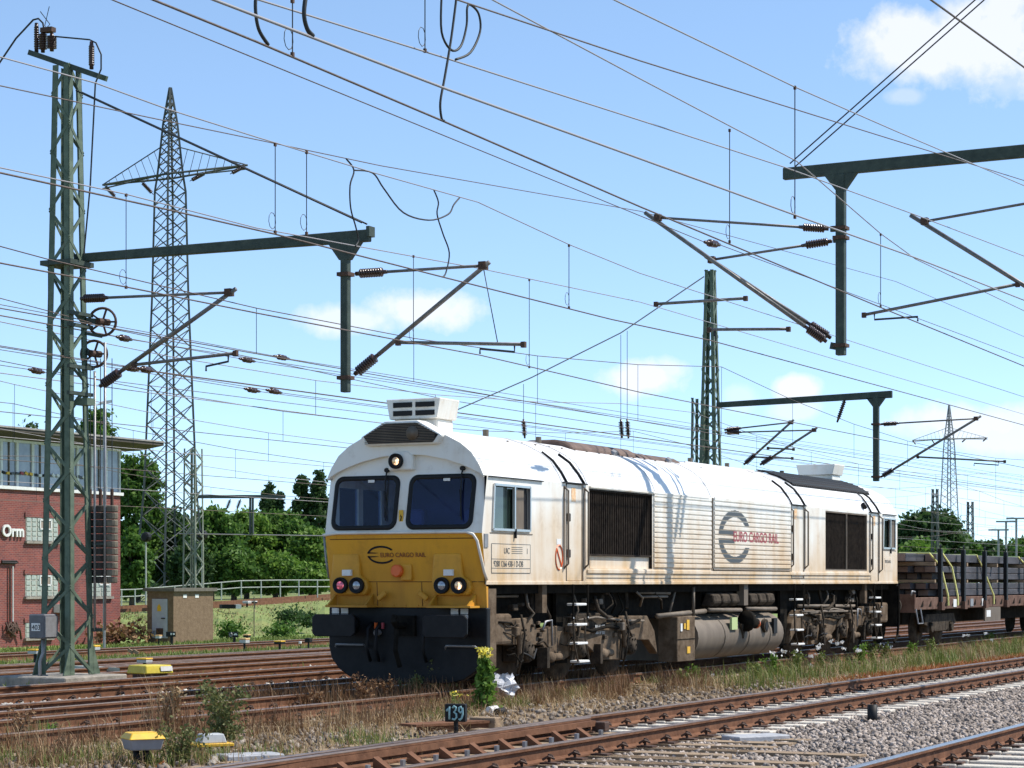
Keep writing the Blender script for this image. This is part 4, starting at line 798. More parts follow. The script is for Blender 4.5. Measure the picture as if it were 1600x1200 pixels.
for i, (px, y0, y1, r_) in enumerate(((141, 790, 912, .085), (157, 790, 912, .10), (175, 790, 912, .105))):
    a, b = onX(px, y0, 1.95), onX(px, y1, 1.95); w = empty('weight_stack', b, '%s stack of round iron balance weights hanging beside the lattice mast' % ['leftmost', 'middle', 'rightmost'][i], 'balance weight', 'balance weight stacks')
    n = 11; h = (a.z-b.z)/n
    for k in range(n): MB().cyl((b.x, b.y, b.z+k*h+.01), (b.x, b.y, b.z+(k+1)*h), r_*(1 if k else .9), 14).build('weight', mat('weight_iron', (.10, .085, .06), (.19, .165, .12), 9, .8) if i == 2 else mat('weight_dark', (.03, .028, .022), (.06, .05, .04), 9, .8), w, bevel=.012)
    MB().cyl(a, a+V((0, 0, .28)), .028, 8).build('suspension_eye', clipm, w); MB().cyl(a+V((0, 0, .28)), (a.x, a.y, onX(px, 560, 1.95).z), .008, 5).build('cable', wired, w)
for i, (px, yt, yb) in enumerate(((148, 580, 985), (164, 535, 985))):
    a, b = onX(px, yt, 1.85), onX(px, yb, 1.85); o = MB().cyl(a, b, .022, 8).build('guide_tube', galv, None, True); tag(o, 'slim grey guide tube, %s of the two beside the weight stacks' % ['left', 'right'][i], 'tube', 'weight guide tubes')
b = onX(150, 984, 1.9); MB().bar((MX+.3, MY-.3, b.z), (b.x, b.y-.15, b.z), .06).build('guide_bracket', greend, m1)
b = onX(150, 850, 1.9); MB().bar((MX+.3, MY-.3, b.z), (b.x, b.y-.35, b.z), .04).build('guide_bracket', greend, m1)
# mast head: crossbeam with switch insulators and jumpers
h0, h1 = onX(52, 84, 1.55), onX(160, 121, 1.55)
tb = MB().bar((MX-.1, h0.y, h0.z), (MX-.1, h1.y, h1.z), .08, .09).build('crossbeam', greend, m1); MB().bar((MX+.12, h0.y, h0.z), (MX+.12, h1.y, h1.z), .05, .09).build('crossbeam', green, m1)
for px, y0, y1, r_ in ((67, 82, 48, .075), (81, 80, 52, .085), (57, 82, 36, .035), (143, 108, 65, .05)): ins(onX(px, y0, 1.5), onX(px, y1, 1.5), 'post_insulator', m1, r_)
MB().bar(onX(66, 48, 1.5), onX(84, 46, 1.5), .12, .08).build('switch_head', clipm, m1); MB().tube([onX(70, 46, 1.5), onX(78, 38, 1.5), onX(63, 18, 1.5)], .008, 4).build('horn_wire', wired, m1); MB().tube([onX(74, 46, 1.5), onX(70, 40, 1.5), onX(77, 10, 1.5)], .008, 4).build('horn_wire', wired, m1)
MB().tube([onX(-30, 140, 1.5), onX(0, 97, 1.5), onX(25, 60, 1.5), onX(52, 31, 1.5), onX(60, 29, 1.5), onX(67, 36, 1.5), onX(69, 48, 1.5)], .016, 6).build('jumper_cable', wired, m1); MB().tube([onX(86, 57, 1.5), onX(140, 62, 1.5), onX(150, 67, 1.5), onX(158, 85, 1.5), onX(158, 108, 1.5), onX(149, 130, 1.5), onX(141, 290, 1.5), onX(131, 398, 1.5)], .014, 6).build('jumper_cable', wired, m1)
# control cabinet hung on the mast foot
CB = onX(72, 978, 1.05); jb = empty('control_cabinet', (1.05, CB.y, CB.z-.2), 'small dark grey cabinet numbered 403 on the foot of the lattice mast', 'cabinet')
MB().box(.80, 1.15, CB.y-.16, CB.y+.17, CB.z-.21, CB.z+.20).build('housing', mat('cab_grey', (.10, .10, .11), (.13, .13, .14), 9, .5), jb, bevel=.02); MB().box(.82, 1.14, CB.y-.175, CB.y-.162, CB.z-.18, CB.z+.16).build('door', galv, jb); MB().box(.79, .8, CB.y-.08, CB.y+.10, CB.z-.08, CB.z+.05).build('number_plate', whitep, jb)
text('number', '403', .12, rubber, jb, (.788, CB.y+.09, CB.z-.06), (0, -1, 0), (0, 0, 1), .001)
MB().tube([(1.0, CB.y+.02, CB.z-.2), (1.0, CB.y+.02, CB.z-.45), (.95, CB.y+.05, CB.z-.6), (.95, CB.y+.05, -.2)], .03, 8).build('conduit', galv, jb, True)
# --- right hand frame: arm from a mast outside the picture, hanger post with two cantilevers
RX = 9.05; pe = onX(1226, 272, RX); pp = onX(1314, 280, RX); pb = onX(1317, 555, RX)
rf = empty('arm_frame', (RX, pp.y, pb.z), 'dark green steel arm with hanger post reaching in from the right above the locomotive', 'line support')
zA = pe.z; arm(rf, RX, pe.y+.02, pe.y-13.5, zA, zA+.1, .21, .24); post(rf, RX, pp.y, pb.z, zA-.09, .16)
for dy in (-.15, .15): rod(rf, (RX+dy, pe.y-.15, zA+.15), (RX+dy, pe.y-10, zA+7.6), .013, 'stay_rod', wired)
mm_ = lattice('catenary_mast', 'green lattice mast outside the frame carrying the right hand arm', RX, pe.y-13.4, -.2, 17, .9, .5, 10, 'lattice masts', leg=.14) if False else None
qr = lambda px, py: onX(px, py, RX)
for z in (qr(1310, 357).z, qr(1310, 372).z, qr(1315, 540).z): clamp(rf, RX, pp.y, z, .16)
can = empty('cantilever', (RX, pp.y, pb.z), 'long cantilever of two grey tubes on the right hand hanger post', 'cantilever', 'overhead line cantilevers')
MB().bar((RX, pp.y, qr(1310, 357).z), qr(1298, 358), .07, .10).build('bracket', greend, rf); MB().bar((RX, pp.y, qr(1310, 543).z), qr(1298, 540), .08, .12).build('bracket', greend, rf); MB().bar((RX, pp.y, qr(1310, 374).z), qr(1302, 376), .06, .08).build('bracket', greend, rf)
cantilever(can, qr(1300, 358), qr(1028, 340), qr(1300, 540), qr(1016, 338), qr(1165, 466), qr(1025, 475), None, None)
can2 = empty('cantilever', (RX+.15, pp.y, pb.z), 'shorter cantilever beside the long one on the right hand hanger post', 'cantilever', 'overhead line cantilevers')
q2 = lambda px, py: onX(px, py, RX+.25)
cantilever(can2, q2(1304, 376), q2(1112, 406), q2(1304, 532), q2(1108, 404), q2(1232, 514), q2(1108, 515), q2(1118, 530))
# cantilever at the right edge, its post outside the frame
RX2 = RX-.02; q3 = lambda px, py: onX(px, py, RX2)
can3 = empty('cantilever', (RX2, q3(1760, 500).y, q3(1760, 500).z), 'cantilever entering at the right edge of the view', 'cantilever', 'overhead line cantilevers')
cantilever(can3, q3(1760, 290), q3(1445, 346), q3(1760, 545), q3(1432, 342), q3(1590, 444), q3(1350, 492), q3(1434, 502))
pq = q3(1765, 400); MB().box(RX2-.1, RX2+.1, pq.y-.2, pq.y, q3(1765, 570).z, zA-.08).build('hanger_post', greend, can3)
# --- mast behind the locomotive with arm and hanger post
BX = 36.6; qb = lambda px, py: onX(px, py, BX); bm_ = qb(1110, 632)
m2 = lattice('catenary_mast', 'green lattice mast rising behind the locomotive roof', BX, bm_.y, -.1, qb(1110, 422).z, .80, .27, 22, 'lattice masts', leg=.10, br=.06)
ba, be = qb(1120, 633), qb(1394, 616); arm(m2, BX, ba.y, be.y, ba.z, be.z, .17, .22); hp = qb(1369, 630); hb = qb(1371, 752); post(m2, BX, hp.y, hb.z, be.z-.09, .17)
rod(m2, (BX, bm_.y-.2, qb(1110, 425).z), (BX, be.y+.1, be.z+.2), .02, 'stay_rod', wired) if False else None
can = empty('cantilever', (BX, hp.y, hb.z), 'cantilever on the hanger post above the far end of the locomotive', 'cantilever', 'overhead line cantilevers')
cantilever(can, qb(1374, 663), qb(1525, 654), qb(1372, 748), qb(1528, 653), qb(1434, 714), qb(1570, 721), qb(1522, 728))
for py in (663, 745): clamp(m2, BX, hp.y, qb(1370, py).z, .17)
ins(qb(1321, 622), qb(1308, 660), 'hanging_insulator', m2, .07)
m3 = lattice('catenary_mast', 'thin lattice mast close behind the one over the locomotive roof', BX+3, onX(1094, 700, BX+3).y, -.1, onX(1094, 622, BX+3).z, .6, .45, 10, 'lattice masts', leg=.08)
for i, (t0, t1, r0, r1) in enumerate((((1130, 672), (1236, 660), (1175, 714), (1238, 716)), ((1130, 676), (1272, 672), (1200, 700), (1240, 702)))):
    can = empty('cantilever', qb(1130, 720), '%s of the two cantilevers behind the ribbed roof, right of the green mast' % ['left', 'right'][i], 'cantilever', 'overhead line cantilevers')
    e0 = (1160-i*-25, 728); cantilever(can, qb(*t0), qb(*t1), qb(*e0), qb(t1[0]+2, t1[1]-2), qb(*r0), qb(*r1))
# ------------------------------------------------------------------ the wires
WG_ = 'overhead wires'
def run(name, label, Y, pts, r, m_=wire, drops=(), cat='wire'):
    P = [onY(px, py, Y) for px, py in pts]; a, b = P[0], P[1]
    P.insert(0, a-(b-a)*.25); P.append(P[-1]+V((110, 0, .2)))
    e = empty(name, P[1], label, cat, WG_); MB().tube(P, r*.82, 5).build('strand', m_, e, True)
    for px, y0, y1 in drops:
        t, u = onY(px, y0, Y), onY(px, y1, Y); u.x = t.x; MB().tube([t, u], .006, 4).build('dropper', wired, e)
        for p in (t, u): MB().box(p.x-.014, p.x+.014, p.y-.012, p.y+.012, p.z-.025, p.z+.012).build('dropper_clamp', clipm, e)
        MB().tube([u+V((.0, 0, .02))+V((.07*math.sin(a)-.06, 0, .09-.09*math.cos(a))) for a in np.linspace(0, 2*math.pi, 10)], .004, 4, False).build('dropper_loop', wired, e)
    return e
run('contact_wire', 'thick dark contact wire from the top left down over the long cantilever tip', -4.8, [(240, 0), (400, 65), (694, 190), (1000, 323), (1375, 480), (1600, 572)], .0125, wire, ((457, 0, 84), (1140, 203, 377)))
run('messenger_wire', 'steep wire meeting the left end of the right hand arm', -4.8, [(770, 0), (1000, 123), (1245, 252), (1376, 365), (1431, 405)], .010, wireg, ((1376, 366, 478),))
run('messenger_wire', 'wire passing the tip of the cantilever at the right edge', -4.6, [(405, 0), (700, 92), (1000, 188), (1225, 261), (1431, 336), (1600, 400)], .011, wireg, ((664, -12, 78),))
run('contact_wire', 'pale contact wire running between the two highest dark wires toward the right hand post', -7.0, [(335, 0), (700, 140), (1000, 248), (1253, 340), (1431, 403), (1600, 469)], .0125, wireg)
run('messenger_wire', 'wire sagging from the top centre toward the upper right arm', -7.0, [(960, 0), (1240, 135), (1400, 205), (1600, 290)], .009, wireg, ((1242, 136, 338),))
run('feeder_wire', 'dark wire crossing the sky right of centre above the others', -5.5, [(715, 0), (1000, 95), (1320, 195), (1600, 282)], .010, wire)
run('feeder_wire', 'short dark wire across the top right corner', -9.0, [(1455, 0), (1600, 105)], .013, wire)
run('contact_wire', 'contact wire held above the locomotive nose by the left steady arm', 1.3, [(0, 411), (200, 449), (400, 489), (625, 532), (750, 555), (1000, 613), (1300, 672)], .012, wire, ((646, 400, 535), (827, 437, 573)))
run('messenger_wire', 'messenger wire over the tip of the left cantilever', 1.3, [(0, 262), (195, 303), (400, 356), (752, 420), (1000, 472), (1300, 560)], .010, wireg, ((197, 304, 448),))
run('messenger_wire', 'pale messenger wire crossing the left mast near its head', -1.6, [(0, 89), (150, 130), (260, 170), (400, 214), (584, 270), (747, 316), (889, 382), (1000, 427)], .009, wireg, ((430, 225, 362), (479, 237, 364), (889, 383, 480)))
run('contact_wire', 'contact wire sloping past the left arm end to the right hand cantilevers', -1.6, [(0, 270), (250, 325), (430, 366), (692, 433), (955, 499), (1110, 532), (1400, 610)], .012, wire)
run('messenger_wire', 'thin dark wire just below the pale one at the left mast head', 1.3, [(0, 134), (235, 184), (400, 218), (595, 259), (1000, 330), (1400, 440)], .009, wire)
run('feeder_wire', 'wire from the left edge that passes behind the weight wheels', 8.4, [(0, 466), (72, 485), (180, 515), (400, 560), (700, 625)], .010, wire)
# yard wires farther back: a contact and a messenger wire over each track
names = ['third track', 'track behind the mast', 'next track beyond the mast', 'fifth track', 'sixth track', 'track beside the lawn', 'outermost track']
for i, Y in enumerate((5.2, 10.6, 15.2, 19.4, 24.0, 29.5, 36.0)):
    zb = zr(Y)
    for kind in ('contact', 'messenger'):
        P = []; D_ = []
        for x in np.arange(-20, 330, 5.5):
            s_ = ((x+20-i*9) % 44)/44; zc = 5.35+zb
            z = zc if kind == 'contact' else zc+.75+1.0*(2*s_-1)**2
            P.append(V((x, Y+.25*math.sin(x/15+i), z)))
            if kind == 'messenger' and x < 190: D_.append((P[-1], V((P[-1].x, P[-1].y, zc))))
        e = empty('%s_wire' % kind, P[0], '%s wire of the far overhead line above the %s' % (kind, names[i]), 'wire', WG_)
        MB().tube(P, .0085+.0003*i, 4).build('strand', wireg if i % 2 else wire, e)
        for a, b in D_: MB().tube([a, b], .006, 3).build('dropper', wired, e)
# black jumper loops clipped to the wires
def jumper(label, Y, pts, r=.014):
    o = MB().tube([onY(px, py, Y) for px, py in pts], r, 6).build('jumper_cable', wired, None, True); return tag(o, label, 'cable', 'jumper cables')
def smooth(pts, n=5):
    out = []
    for i in range(len(pts)-1):
        p0, p1, p2, p3 = (V((*pts[max(0, i-1)], 0)), V((*pts[i], 0)), V((*pts[i+1], 0)), V((*pts[min(len(pts)-1, i+2)], 0)))
        for k in range(n): t = k/n; v_ = .5*((2*p1)+(p2-p0)*t+(2*p0-5*p1+4*p2-p3)*t*t+(3*p1-p0-3*p2+p3)*t**3); out.append((v_.x, v_.y))
    return out+[pts[-1]]
jumper('black jumper cable curling down to the thick wire at the top left', -4.8, smooth([(402, -20), (399, 10), (404, 45), (419, 70)]), .016)
jumper('short black jumper cable at the top, second from the left', -7, smooth([(480, -20), (475, 20), (480, 45), (489, 56)]), .016)
jumper('long black jumper cable hanging to the thick wire at top centre', -4.8, smooth([(714, -10), (705, 60), (695, 120), (688, 160), (690, 185), (694, 189)]), .013)
jumper('black cable loop at top centre', -4.8, smooth([(690, -10), (690, 50), (705, 78), (720, 72), (729, 40), (730, 12), (736, 8), (748, 22), (750, 50), (735, 82), (712, 93)]), .012)
jumper('jumper cable dropping to the end of the left arm', .5, smooth([(541, 248), (553, 266), (547, 290), (548, 325), (556, 355), (560, 375), (555, 385)]), .012)
jumper('jumper cable hanging in a wide curve right of the left arm end', .5, smooth([(553, 266), (582, 270), (600, 295), (630, 332), (670, 344), (700, 335), (709, 320), (718, 309)]), .012)
jumper('jumper cable from the wide curve down to the messenger wire', .5, smooth([(678, 297), (685, 316), (683, 335), (692, 365), (702, 395), (697, 425), (692, 433)]), .012)
# strain insulators in the wires
k = 0
for px, py, D_, lab in ((57, 579, 40, 'at the far left edge'), (386, 562, 46, 'right of the left cantilever, lower one of a pair'), (440, 558, 46, 'right of the left cantilever, upper one of a pair'), (394, 609, 46, 'left one of the lower pair'), (428, 611, 46, 'right one of the lower pair'), (194, 528, 38, 'beside the upper tension wheel'), (205, 575, 38, 'left of two below the tension wheels'), (228, 577, 38, 'right of two below the tension wheels'), (1113, 380, 34, 'hanging left of the right hand post')):
    a, b = atD(px-13, py-2, D_-.3), atD(px+13, py+3, D_+.3)
    o = MB().lathe(a, b, [(0, .015), (.10, .03), (.3, .03), (.32, .06), (.4, .06), (.42, .04), (.5, .06), (.6, .06), (.62, .04), (.7, .058), (.72, .03), (.9, .03), (1, .015)], 10).build('strain_insulator', insul, None, True)
    tag(o, 'dark strain insulator in a wire, '+lab, 'insulator', 'strain insulators')
    MB().tube([a+V((-60, 0, .5)), a+V((-12, 0, .1)), a, b, b+V((15, 0, .1)), b+V((140, 0, .8))], .007, 4).build('tail_wire', wire, o)
# span rope from the green mast down behind the roof unit
o = MB().tube([onX(1100, 432, BX), onX(970, 520, BX), onX(830, 590, BX), onX(715, 640, BX), onX(600, 690, BX)], .022, 5).build('span_rope', wireg); tag(o, 'span rope falling from the green mast head to behind the roof unit', 'rope', WG_)
for i, px in enumerate((818, 970, 980)):
    yt = {818: 600, 970: 523, 980: 517}[px]; e = empty('hanging_insulator', onX(px, yt, BX), 'thin insulator string hanging from the span rope, %s from the left' % ['first', 'second', 'third'][i], 'insulator', 'hanging insulator strings')
    MB().tube([onX(px, yt, BX), onX(px, 655, BX)], .01, 4).build('hanger_wire', wired, e); ins(onX(px, 655, BX), onX(px+2, 685, BX), parent=e, r=.09)
# ------------------------------------------------------------------ signal box
brickm = bpy.data.materials.new('brick'); brickm.use_nodes = True
def brick_nodes():
    nt = brickm.node_tree; n = nt.nodes; L = nt.links; b = n['Principled BSDF']; b.inputs['Roughness'].default_value = .9
    g = n.new('ShaderNodeNewGeometry'); sp = n.new('ShaderNodeSeparateXYZ'); cb = n.new('ShaderNodeCombineXYZ'); L.new(g.outputs['Position'], sp.inputs[0]); ad = n.new('ShaderNodeMath'); ad.operation = 'ADD'
    L.new(sp.outputs[0], ad.inputs[0]); L.new(sp.outputs[1], ad.inputs[1]); L.new(ad.outputs[0], cb.inputs[0]); L.new(sp.outputs[2], cb.inputs[1])
    bt = n.new('ShaderNodeTexBrick'); L.new(cb.outputs[0], bt.inputs[0]); bt.inputs['Scale'].default_value = 1; bt.inputs['Brick Width'].default_value = .25; bt.inputs['Row Height'].default_value = .083; bt.inputs['Mortar Size'].default_value = .010; bt.inputs['Bias'].default_value = -.1
    bt.inputs['Color1'].default_value = (.27, .062, .046, 1); bt.inputs['Color2'].default_value = (.15, .042, .042, 1); bt.inputs['Mortar'].default_value = (.30, .16, .135, 1)
    ns = n.new('ShaderNodeTexNoise'); ns.inputs['Scale'].default_value = 1.3; ns.inputs['Detail'].default_value = 6; L.new(g.outputs['Position'], ns.inputs[0])
    mx = n.new('ShaderNodeMix'); mx.data_type = 'RGBA'; mx.blend_type = 'MULTIPLY'; mx.inputs[0].default_value = .5; L.new(bt.outputs[0], mx.inputs[6]); cr = n.new('ShaderNodeValToRGB'); cr.color_ramp.elements[0].color = (.55, .5, .5, 1); cr.color_ramp.elements[0].position = .3; cr.color_ramp.elements[1].position = .7; L.new(ns.outputs[0], cr.inputs[0]); L.new(cr.outputs[0], mx.inputs[7]); L.new(mx.outputs[2], b.inputs['Base Color'])
    bp = n.new('ShaderNodeBump'); bp.inputs['Strength'].default_value = .5; bp.inputs['Distance'].default_value = .01; L.new(bt.outputs['Fac'], bp.inputs['Height']); bp.invert = True; L.new(bp.outputs[0], b.inputs['Normal'])
brick_nodes()
SY = 50.4; f_ = lambda px, py: onY(px, py, SY)
xr_ = f_(188, 900).x; xl = f_(-130, 900).x; zb = -1.5; zt = f_(188, 774).z; zw = f_(188, 712).z; ze = f_(188, 702).z
SB = empty('signal_box', ((xl+xr_)/2, SY, zb), 'red brick signal box with glazed upper floor and flat overhanging roof', 'building')
MB().box(xl, xr_, SY, SY+9, zb, zt).build('wall', brickm, SB)
MB().box(xl, xr_-.05, SY+.15, SY+8.9, zt, ze).build('upper_wall', mat('panel_white', (.62, .62, .64), (.5, .5, .53), 4), SB)
ledge = MB().box(xl-.1, xr_+.12, SY-.12, SY+9.1, zt-.02, zt+.13).build('ledge', whitep, SB)
pane = mat('box_glass', (.14, .155, .20), (.34, .36, .42), .6, .06, spec=.8)
n = 13; wd = (xr_-xl)/n
for k in range(n):
    x0, x1 = xl+k*wd, xl+(k+1)*wd; w = MB().box(x0+.08, x1-.08, SY+.05, SY+.11, zt+.16, ze-.1).build('window', pane, SB)
    fm = MB(); fm.box(x0, x0+.08, SY-.02, SY+.15, zt+.13, ze); fm.box(x1-.08, x1, SY-.02, SY+.15, zt+.13, ze); fm.box(x0+.08, x1-.08, SY-.02, SY+.15, ze-.12, ze); fm.build('window_frame', whitep, w)
    if k % 2: MB().box((x0+x1)/2-.03, (x0+x1)/2+.03, SY, SY+.05, zt+.16, ze-.12).build('glazing_bar', tankm, w)
for k in range(22): MB().bar((xl+4.6+k*.33, SY-.03, zt+.75+.05*math.sin(k)), (xl+4.6+k*.33+.2, SY-.03, zt+.72), .05, .12).build('pennant', random.choice([red, yel, rubber, whitep, dgrey]), SB)
XE = onY(256, 700, SY-1.5).x
ro = MB().prism([(xl-2, y, z) for y, z in ((SY-1.5, ze+.22), (SY-1.5, ze+.42), (SY+4, ze+.75), (SY+11, ze+.4), (SY+11, ze+.2), (SY+9, ze), (SY, ze))], (XE-xl+2, 0, 0)).build('roof', mat('roof_felt', (.06, .05, .042), (.10, .085, .07), 2, .9), SB)
MB().box(xl-2, XE, SY-1.55, SY-1.5, ze+.36, ze+.44).build('fascia', mat('fascia', (.35, .33, .30), (.25, .22, .2), 2), ro)
def glassblocks(px0, px1, py0, py1, lit):
    a, b = f_(px0, py1), f_(px1, py0); nx = max(3, round((b.x-a.x)/.42)); nz = max(3, round((b.z-a.z)/.24))
    w = MB().box(a.x, b.x, SY-.02, SY+.05, a.z, b.z).build('glass_block_window', mat('block_joint', (.42, .40, .34)), SB)
    gb = mat('glass_block', (.30, .34, .30), (.45, .48, .42), 6, .15)
    for i in range(nx):
        for j in range(nz):
            x0 = a.x+(b.x-a.x)*(i+.12)/nx; x1 = a.x+(b.x-a.x)*(i+.88)/nx; z0 = a.z+(b.z-a.z)*(j+.12)/nz; z1 = a.z+(b.z-a.z)*(j+.88)/nz; MB().box(x0, x1, SY-.045, SY-.02, z0, z1).build('glass_block', gb, w)
    x0, z0 = lerp(a, b, .42).x, lerp(a, b, .52).z; fr = MB()
    for p, q_ in (((x0, z0), (x0+.8, z0)), ((x0+.8, z0), (x0+.8, z0+.42)), ((x0+.8, z0+.42), (x0, z0+.42)), ((x0, z0+.42), (x0, z0))): fr.bar((p[0], SY-.06, p[1]), (q_[0], SY-.06, q_[1]), .06, .05, (0, 1, 0))
    MB().box(a.x-.08, b.x+.08, SY-.14, SY, a.z-.12, a.z-.002).build('sill', concd, w); MB().box(a.x-.08, b.x+.08, SY-.06, SY, b.z+.002, b.z+.22).build('lintel', brickm, w)
    fr.build('vent_frame', whitep, w); MB().box(x0, x0+.8, SY-.055, SY-.045, z0, z0+.42).build('vent_pane', mat('vent_pane', (.30, .24, .19)), w)
for r_ in ((40, 90, 810, 845), (39, 90, 898, 932), (140, 173, 897, 932), (39, 80, 972, 997)): glassblocks(*r_, 0)
text('station_letters', 'Orm', .74, whitep, SB, f_(1, 837.5)+V((0, -.08, 0)), (1, 0, 0), (0, 0, 1), .04, .02, sx=1.05)
MB().tube([f_(0, 877)+V((0, -.1, 0)), f_(23, 877)+V((0, -.1, 0)), f_(25, 879)+V((0, -.1, 0)), f_(20, 880)+V((0, -.1, 0)), f_(0, 879)+V((0, -.1, 0))], .05, 6).build('wall_bracket', rubber, SB)
for px in (13, 18): MB().cyl(f_(px, 885)+V((0, -.08, 0)), f_(px, 975)+V((0, -.08, 0)), .035, 6).build('conduit', whitep if px > 15 else clipm, SB)
for k in range(9): MB().tube([f_(16, 972)+V((random.uniform(-.5, .5), -.12, 0)), f_(16, 985)+V((random.uniform(-.5, .5), -.2, 0)), f_(16, 990)+V((random.uniform(-.6, .6), -.15, random.uniform(-.3, .3)))], .05, 5).build('cable_coil', clipm, SB, True)
ac = MB().box(f_(84, 950).x, f_(97, 950).x, SY-.35, SY, f_(90, 957).z, f_(90, 944).z).build('wall_fan', whitep, SB)
# block of boundary and yard things round it
HUT = empty('relay_hut', atD(271, 998, 104), 'brown rendered hut with grey door and flat roof beside the signal box', 'hut')
hc = atD(271, 998, 104); hz0, hz1 = hc.z-.3, atD(271, 924, 104).z; hy1 = onX(230, 990, hc.x).y; hx1 = onY(333, 990, hc.y).x
hm = mat('render_brown', (.15, .095, .055), (.21, .14, .085), 5, .95, c3=(.28, .19, .12), bump=.6, bscale=14)
MB().box(hc.x, hx1, hc.y, hy1, hz0, hz1).build('wall', hm, HUT); MB().box(hc.x-.15, hx1+.15, hc.y-.15, hy1+.15, hz1, hz1+.16).build('roof', mat('roof_slab', (.10, .09, .075), (.16, .14, .11), 5, .9), HUT)
dz = (hz1-hc.z); dy0, dy1 = hc.y+(hy1-hc.y)*.22, hc.y+(hy1-hc.y)*.80
dr = MB().box(hc.x-.05, hc.x, dy0, dy1, hc.z+.02, hc.z+dz*.84).build('door', mat('door_grey', (.45, .46, .50), (.38, .39, .42), 5, .6), HUT, bevel=.01)
MB().box(hc.x-.07, hc.x-.05, dy0+.25*(dy1-dy0), dy0+.70*(dy1-dy0), hc.z+.12, hc.z+dz*.22).build('vent_grille', clipm, dr); yc = (dy0+dy1)/2; MB().box(hc.x-.065, hc.x-.05, yc-.10, yc+.12, hc.z+dz*.58, hc.z+dz*.66).build('warning_sign', yel, dr)
MB().add([(hc.x-.066, yc-.12, hc.z+dz*.66), (hc.x-.066, yc+.14, hc.z+dz*.66), (hc.x-.066, yc+.01, hc.z+dz*.74)], [(0, 1, 2)]).build('warning_triangle', yel, dr); MB().box(hc.x-.11, hc.x-.05, dy0+.1, dy0+.32, hc.z+dz*.42, hc.z+dz*.44).build('handle', rubber, dr)
for t in (.28, .58): MB().box(hc.x+(hx1-hc.x)*t-.15, hc.x+(hx1-hc.x)*t+.15, hc.y-.02, hc.y+.02, hz1-.32, hz1-.16).build('vent_brick', whitep, HUT)
# handrail along the bank
FP_ = [(-60, 930), (30, 926.5), (110, 924), (190, 921.5), (211, 921), (242, 918.5), (273, 916), (304, 913.5), (346, 910), (377, 907.5), (408, 907), (438, 906.5), (467, 906.5), (496, 906.5), (526, 906.5), (560, 906.5), (600, 906.5)]
fe = empty('handrail_fence', atD(345, 930, 152), 'pale two rail metal fence along the top of the bank', 'fence')
FW = [atD(px, py, 146+px*.02) for px, py in FP_]; fm_ = mat('rail_paint', (.48, .50, .44), (.38, .40, .34), 6, .6)
for a, b in zip(FW, FW[1:]):
    for dz_ in (0, -.48): MB().tube([a+V((0, 0, dz_)), b+V((0, 0, dz_))], .045, 6).build('rail', fm_, fe)
for p in FW: MB().cyl(p+V((0, 0, -1.25)), p, .05, 6).build('post', fm_, fe)
# ------------------------------------------------------------------ pylons
def pylon(label, D_, px, ytop, base_z, wb, wt, arm_y, arms, n, r_, m_, group='high voltage pylons', stub=False, waist=None):
    top = atD(px, ytop, D_); e = empty('pylon', (top.x, top.y, base_z), label, 'pylon', group); H_ = top.z-base_z; rt = V((ST, -CT, 0)); fw = V((CT, ST, 0))
    def wz(t): return (wb+(wt-wb)*min(1, t/.83) if t < .83 else wt*(1-(t-.83)/.17)+.15)/2 if not waist else np.interp(t, *waist)*.37
    c = V((top.x, top.y, 0)); a45 = math.radians(45); u = rt*math.cos(a45)+fw*math.sin(a45); v = fw*math.cos(a45)-rt*math.sin(a45)
    P = lambda t, i: c+u*wz(t)*(1, 1, -1, -1)[i]+v*wz(t)*(1, -1, -1, 1)[i]+V((0, 0, base_z+H_*t))
    ts = [0]; 
    while ts[-1] < .99: ts.append(min(1, ts[-1]+max(.014, wz(ts[-1])*2*.62/H_)))
    for i in range(4):
        MB().tube([P(t, i) for t in ts], r_*1.7, 4).build('leg', m_, e)
        j = (i+1) % 4
        for a, b in zip(ts, ts[1:]):
            for q0, q1 in ((P(a, i), P(b, j)), (P(a, j), P(b, i))):
                if stub: continue
                MB().tube([q0, q1], r_*.8, 4, False).build('brace', m_, e)
        if stub:
            mb = MB(); [mb.tube([P(a, i), P(b, j)], r_*.9, 3, False) or mb.tube([P(a, j), P(b, i)], r_*.9, 3, False) for a, b in zip(ts, ts[1:])]; s_ = mb.build('lattice', m_, e); s_['kind'] = 'stuff'
    mb = MB(); ta = (atD(px, arm_y, D_).z-base_z)/H_; tt = ta+.055
    for x0, y0 in arms:
        q_ = atD(x0, y0, D_); q_.x += 0; am = MB()
        for i in (0, 2): am.tube([P(ta, i), q_], r_*1.4, 4)
        am.tube([P(tt, 1 if x0 > px else 3), q_], r_*.8, 4); am.tube([P(ta, 1 if x0 > px else 3), q_+V((0, 0, -.3))], r_*1.0, 4)
        o = am.build('crossarm', m_, e)
        i0, i1 = (0, 2); it = 1 if x0 > px else 3
        for k in range(1, 9): MB().tube([lerp(P(ta, i0), q_, k/9), lerp(P(ta, i1), q_, (k+.5)/9.5)], r_*.7, 3).build('arm_lattice', m_, o); MB().tube([lerp(P(ta, i0), q_, k/9), lerp(P(tt, it), q_, k/9)], r_*.45, 3).build('arm_lattice', m_, o)
        for k in (.45, .98): 
            s0 = lerp(P(ta, i0), q_, k); ins(s0, s0+u*(1.6 if x0 > px else -1.2)*-1+V((0, 0, -.9)), 'insulator_string', o, .16)
    return e
pym = mat('pylon_steel', (.045, .055, .055), (.085, .095, .085), .4, .6); pyl = mat('pylon_far', (.22, .23, .24), (.28, .29, .30), 1, .6)
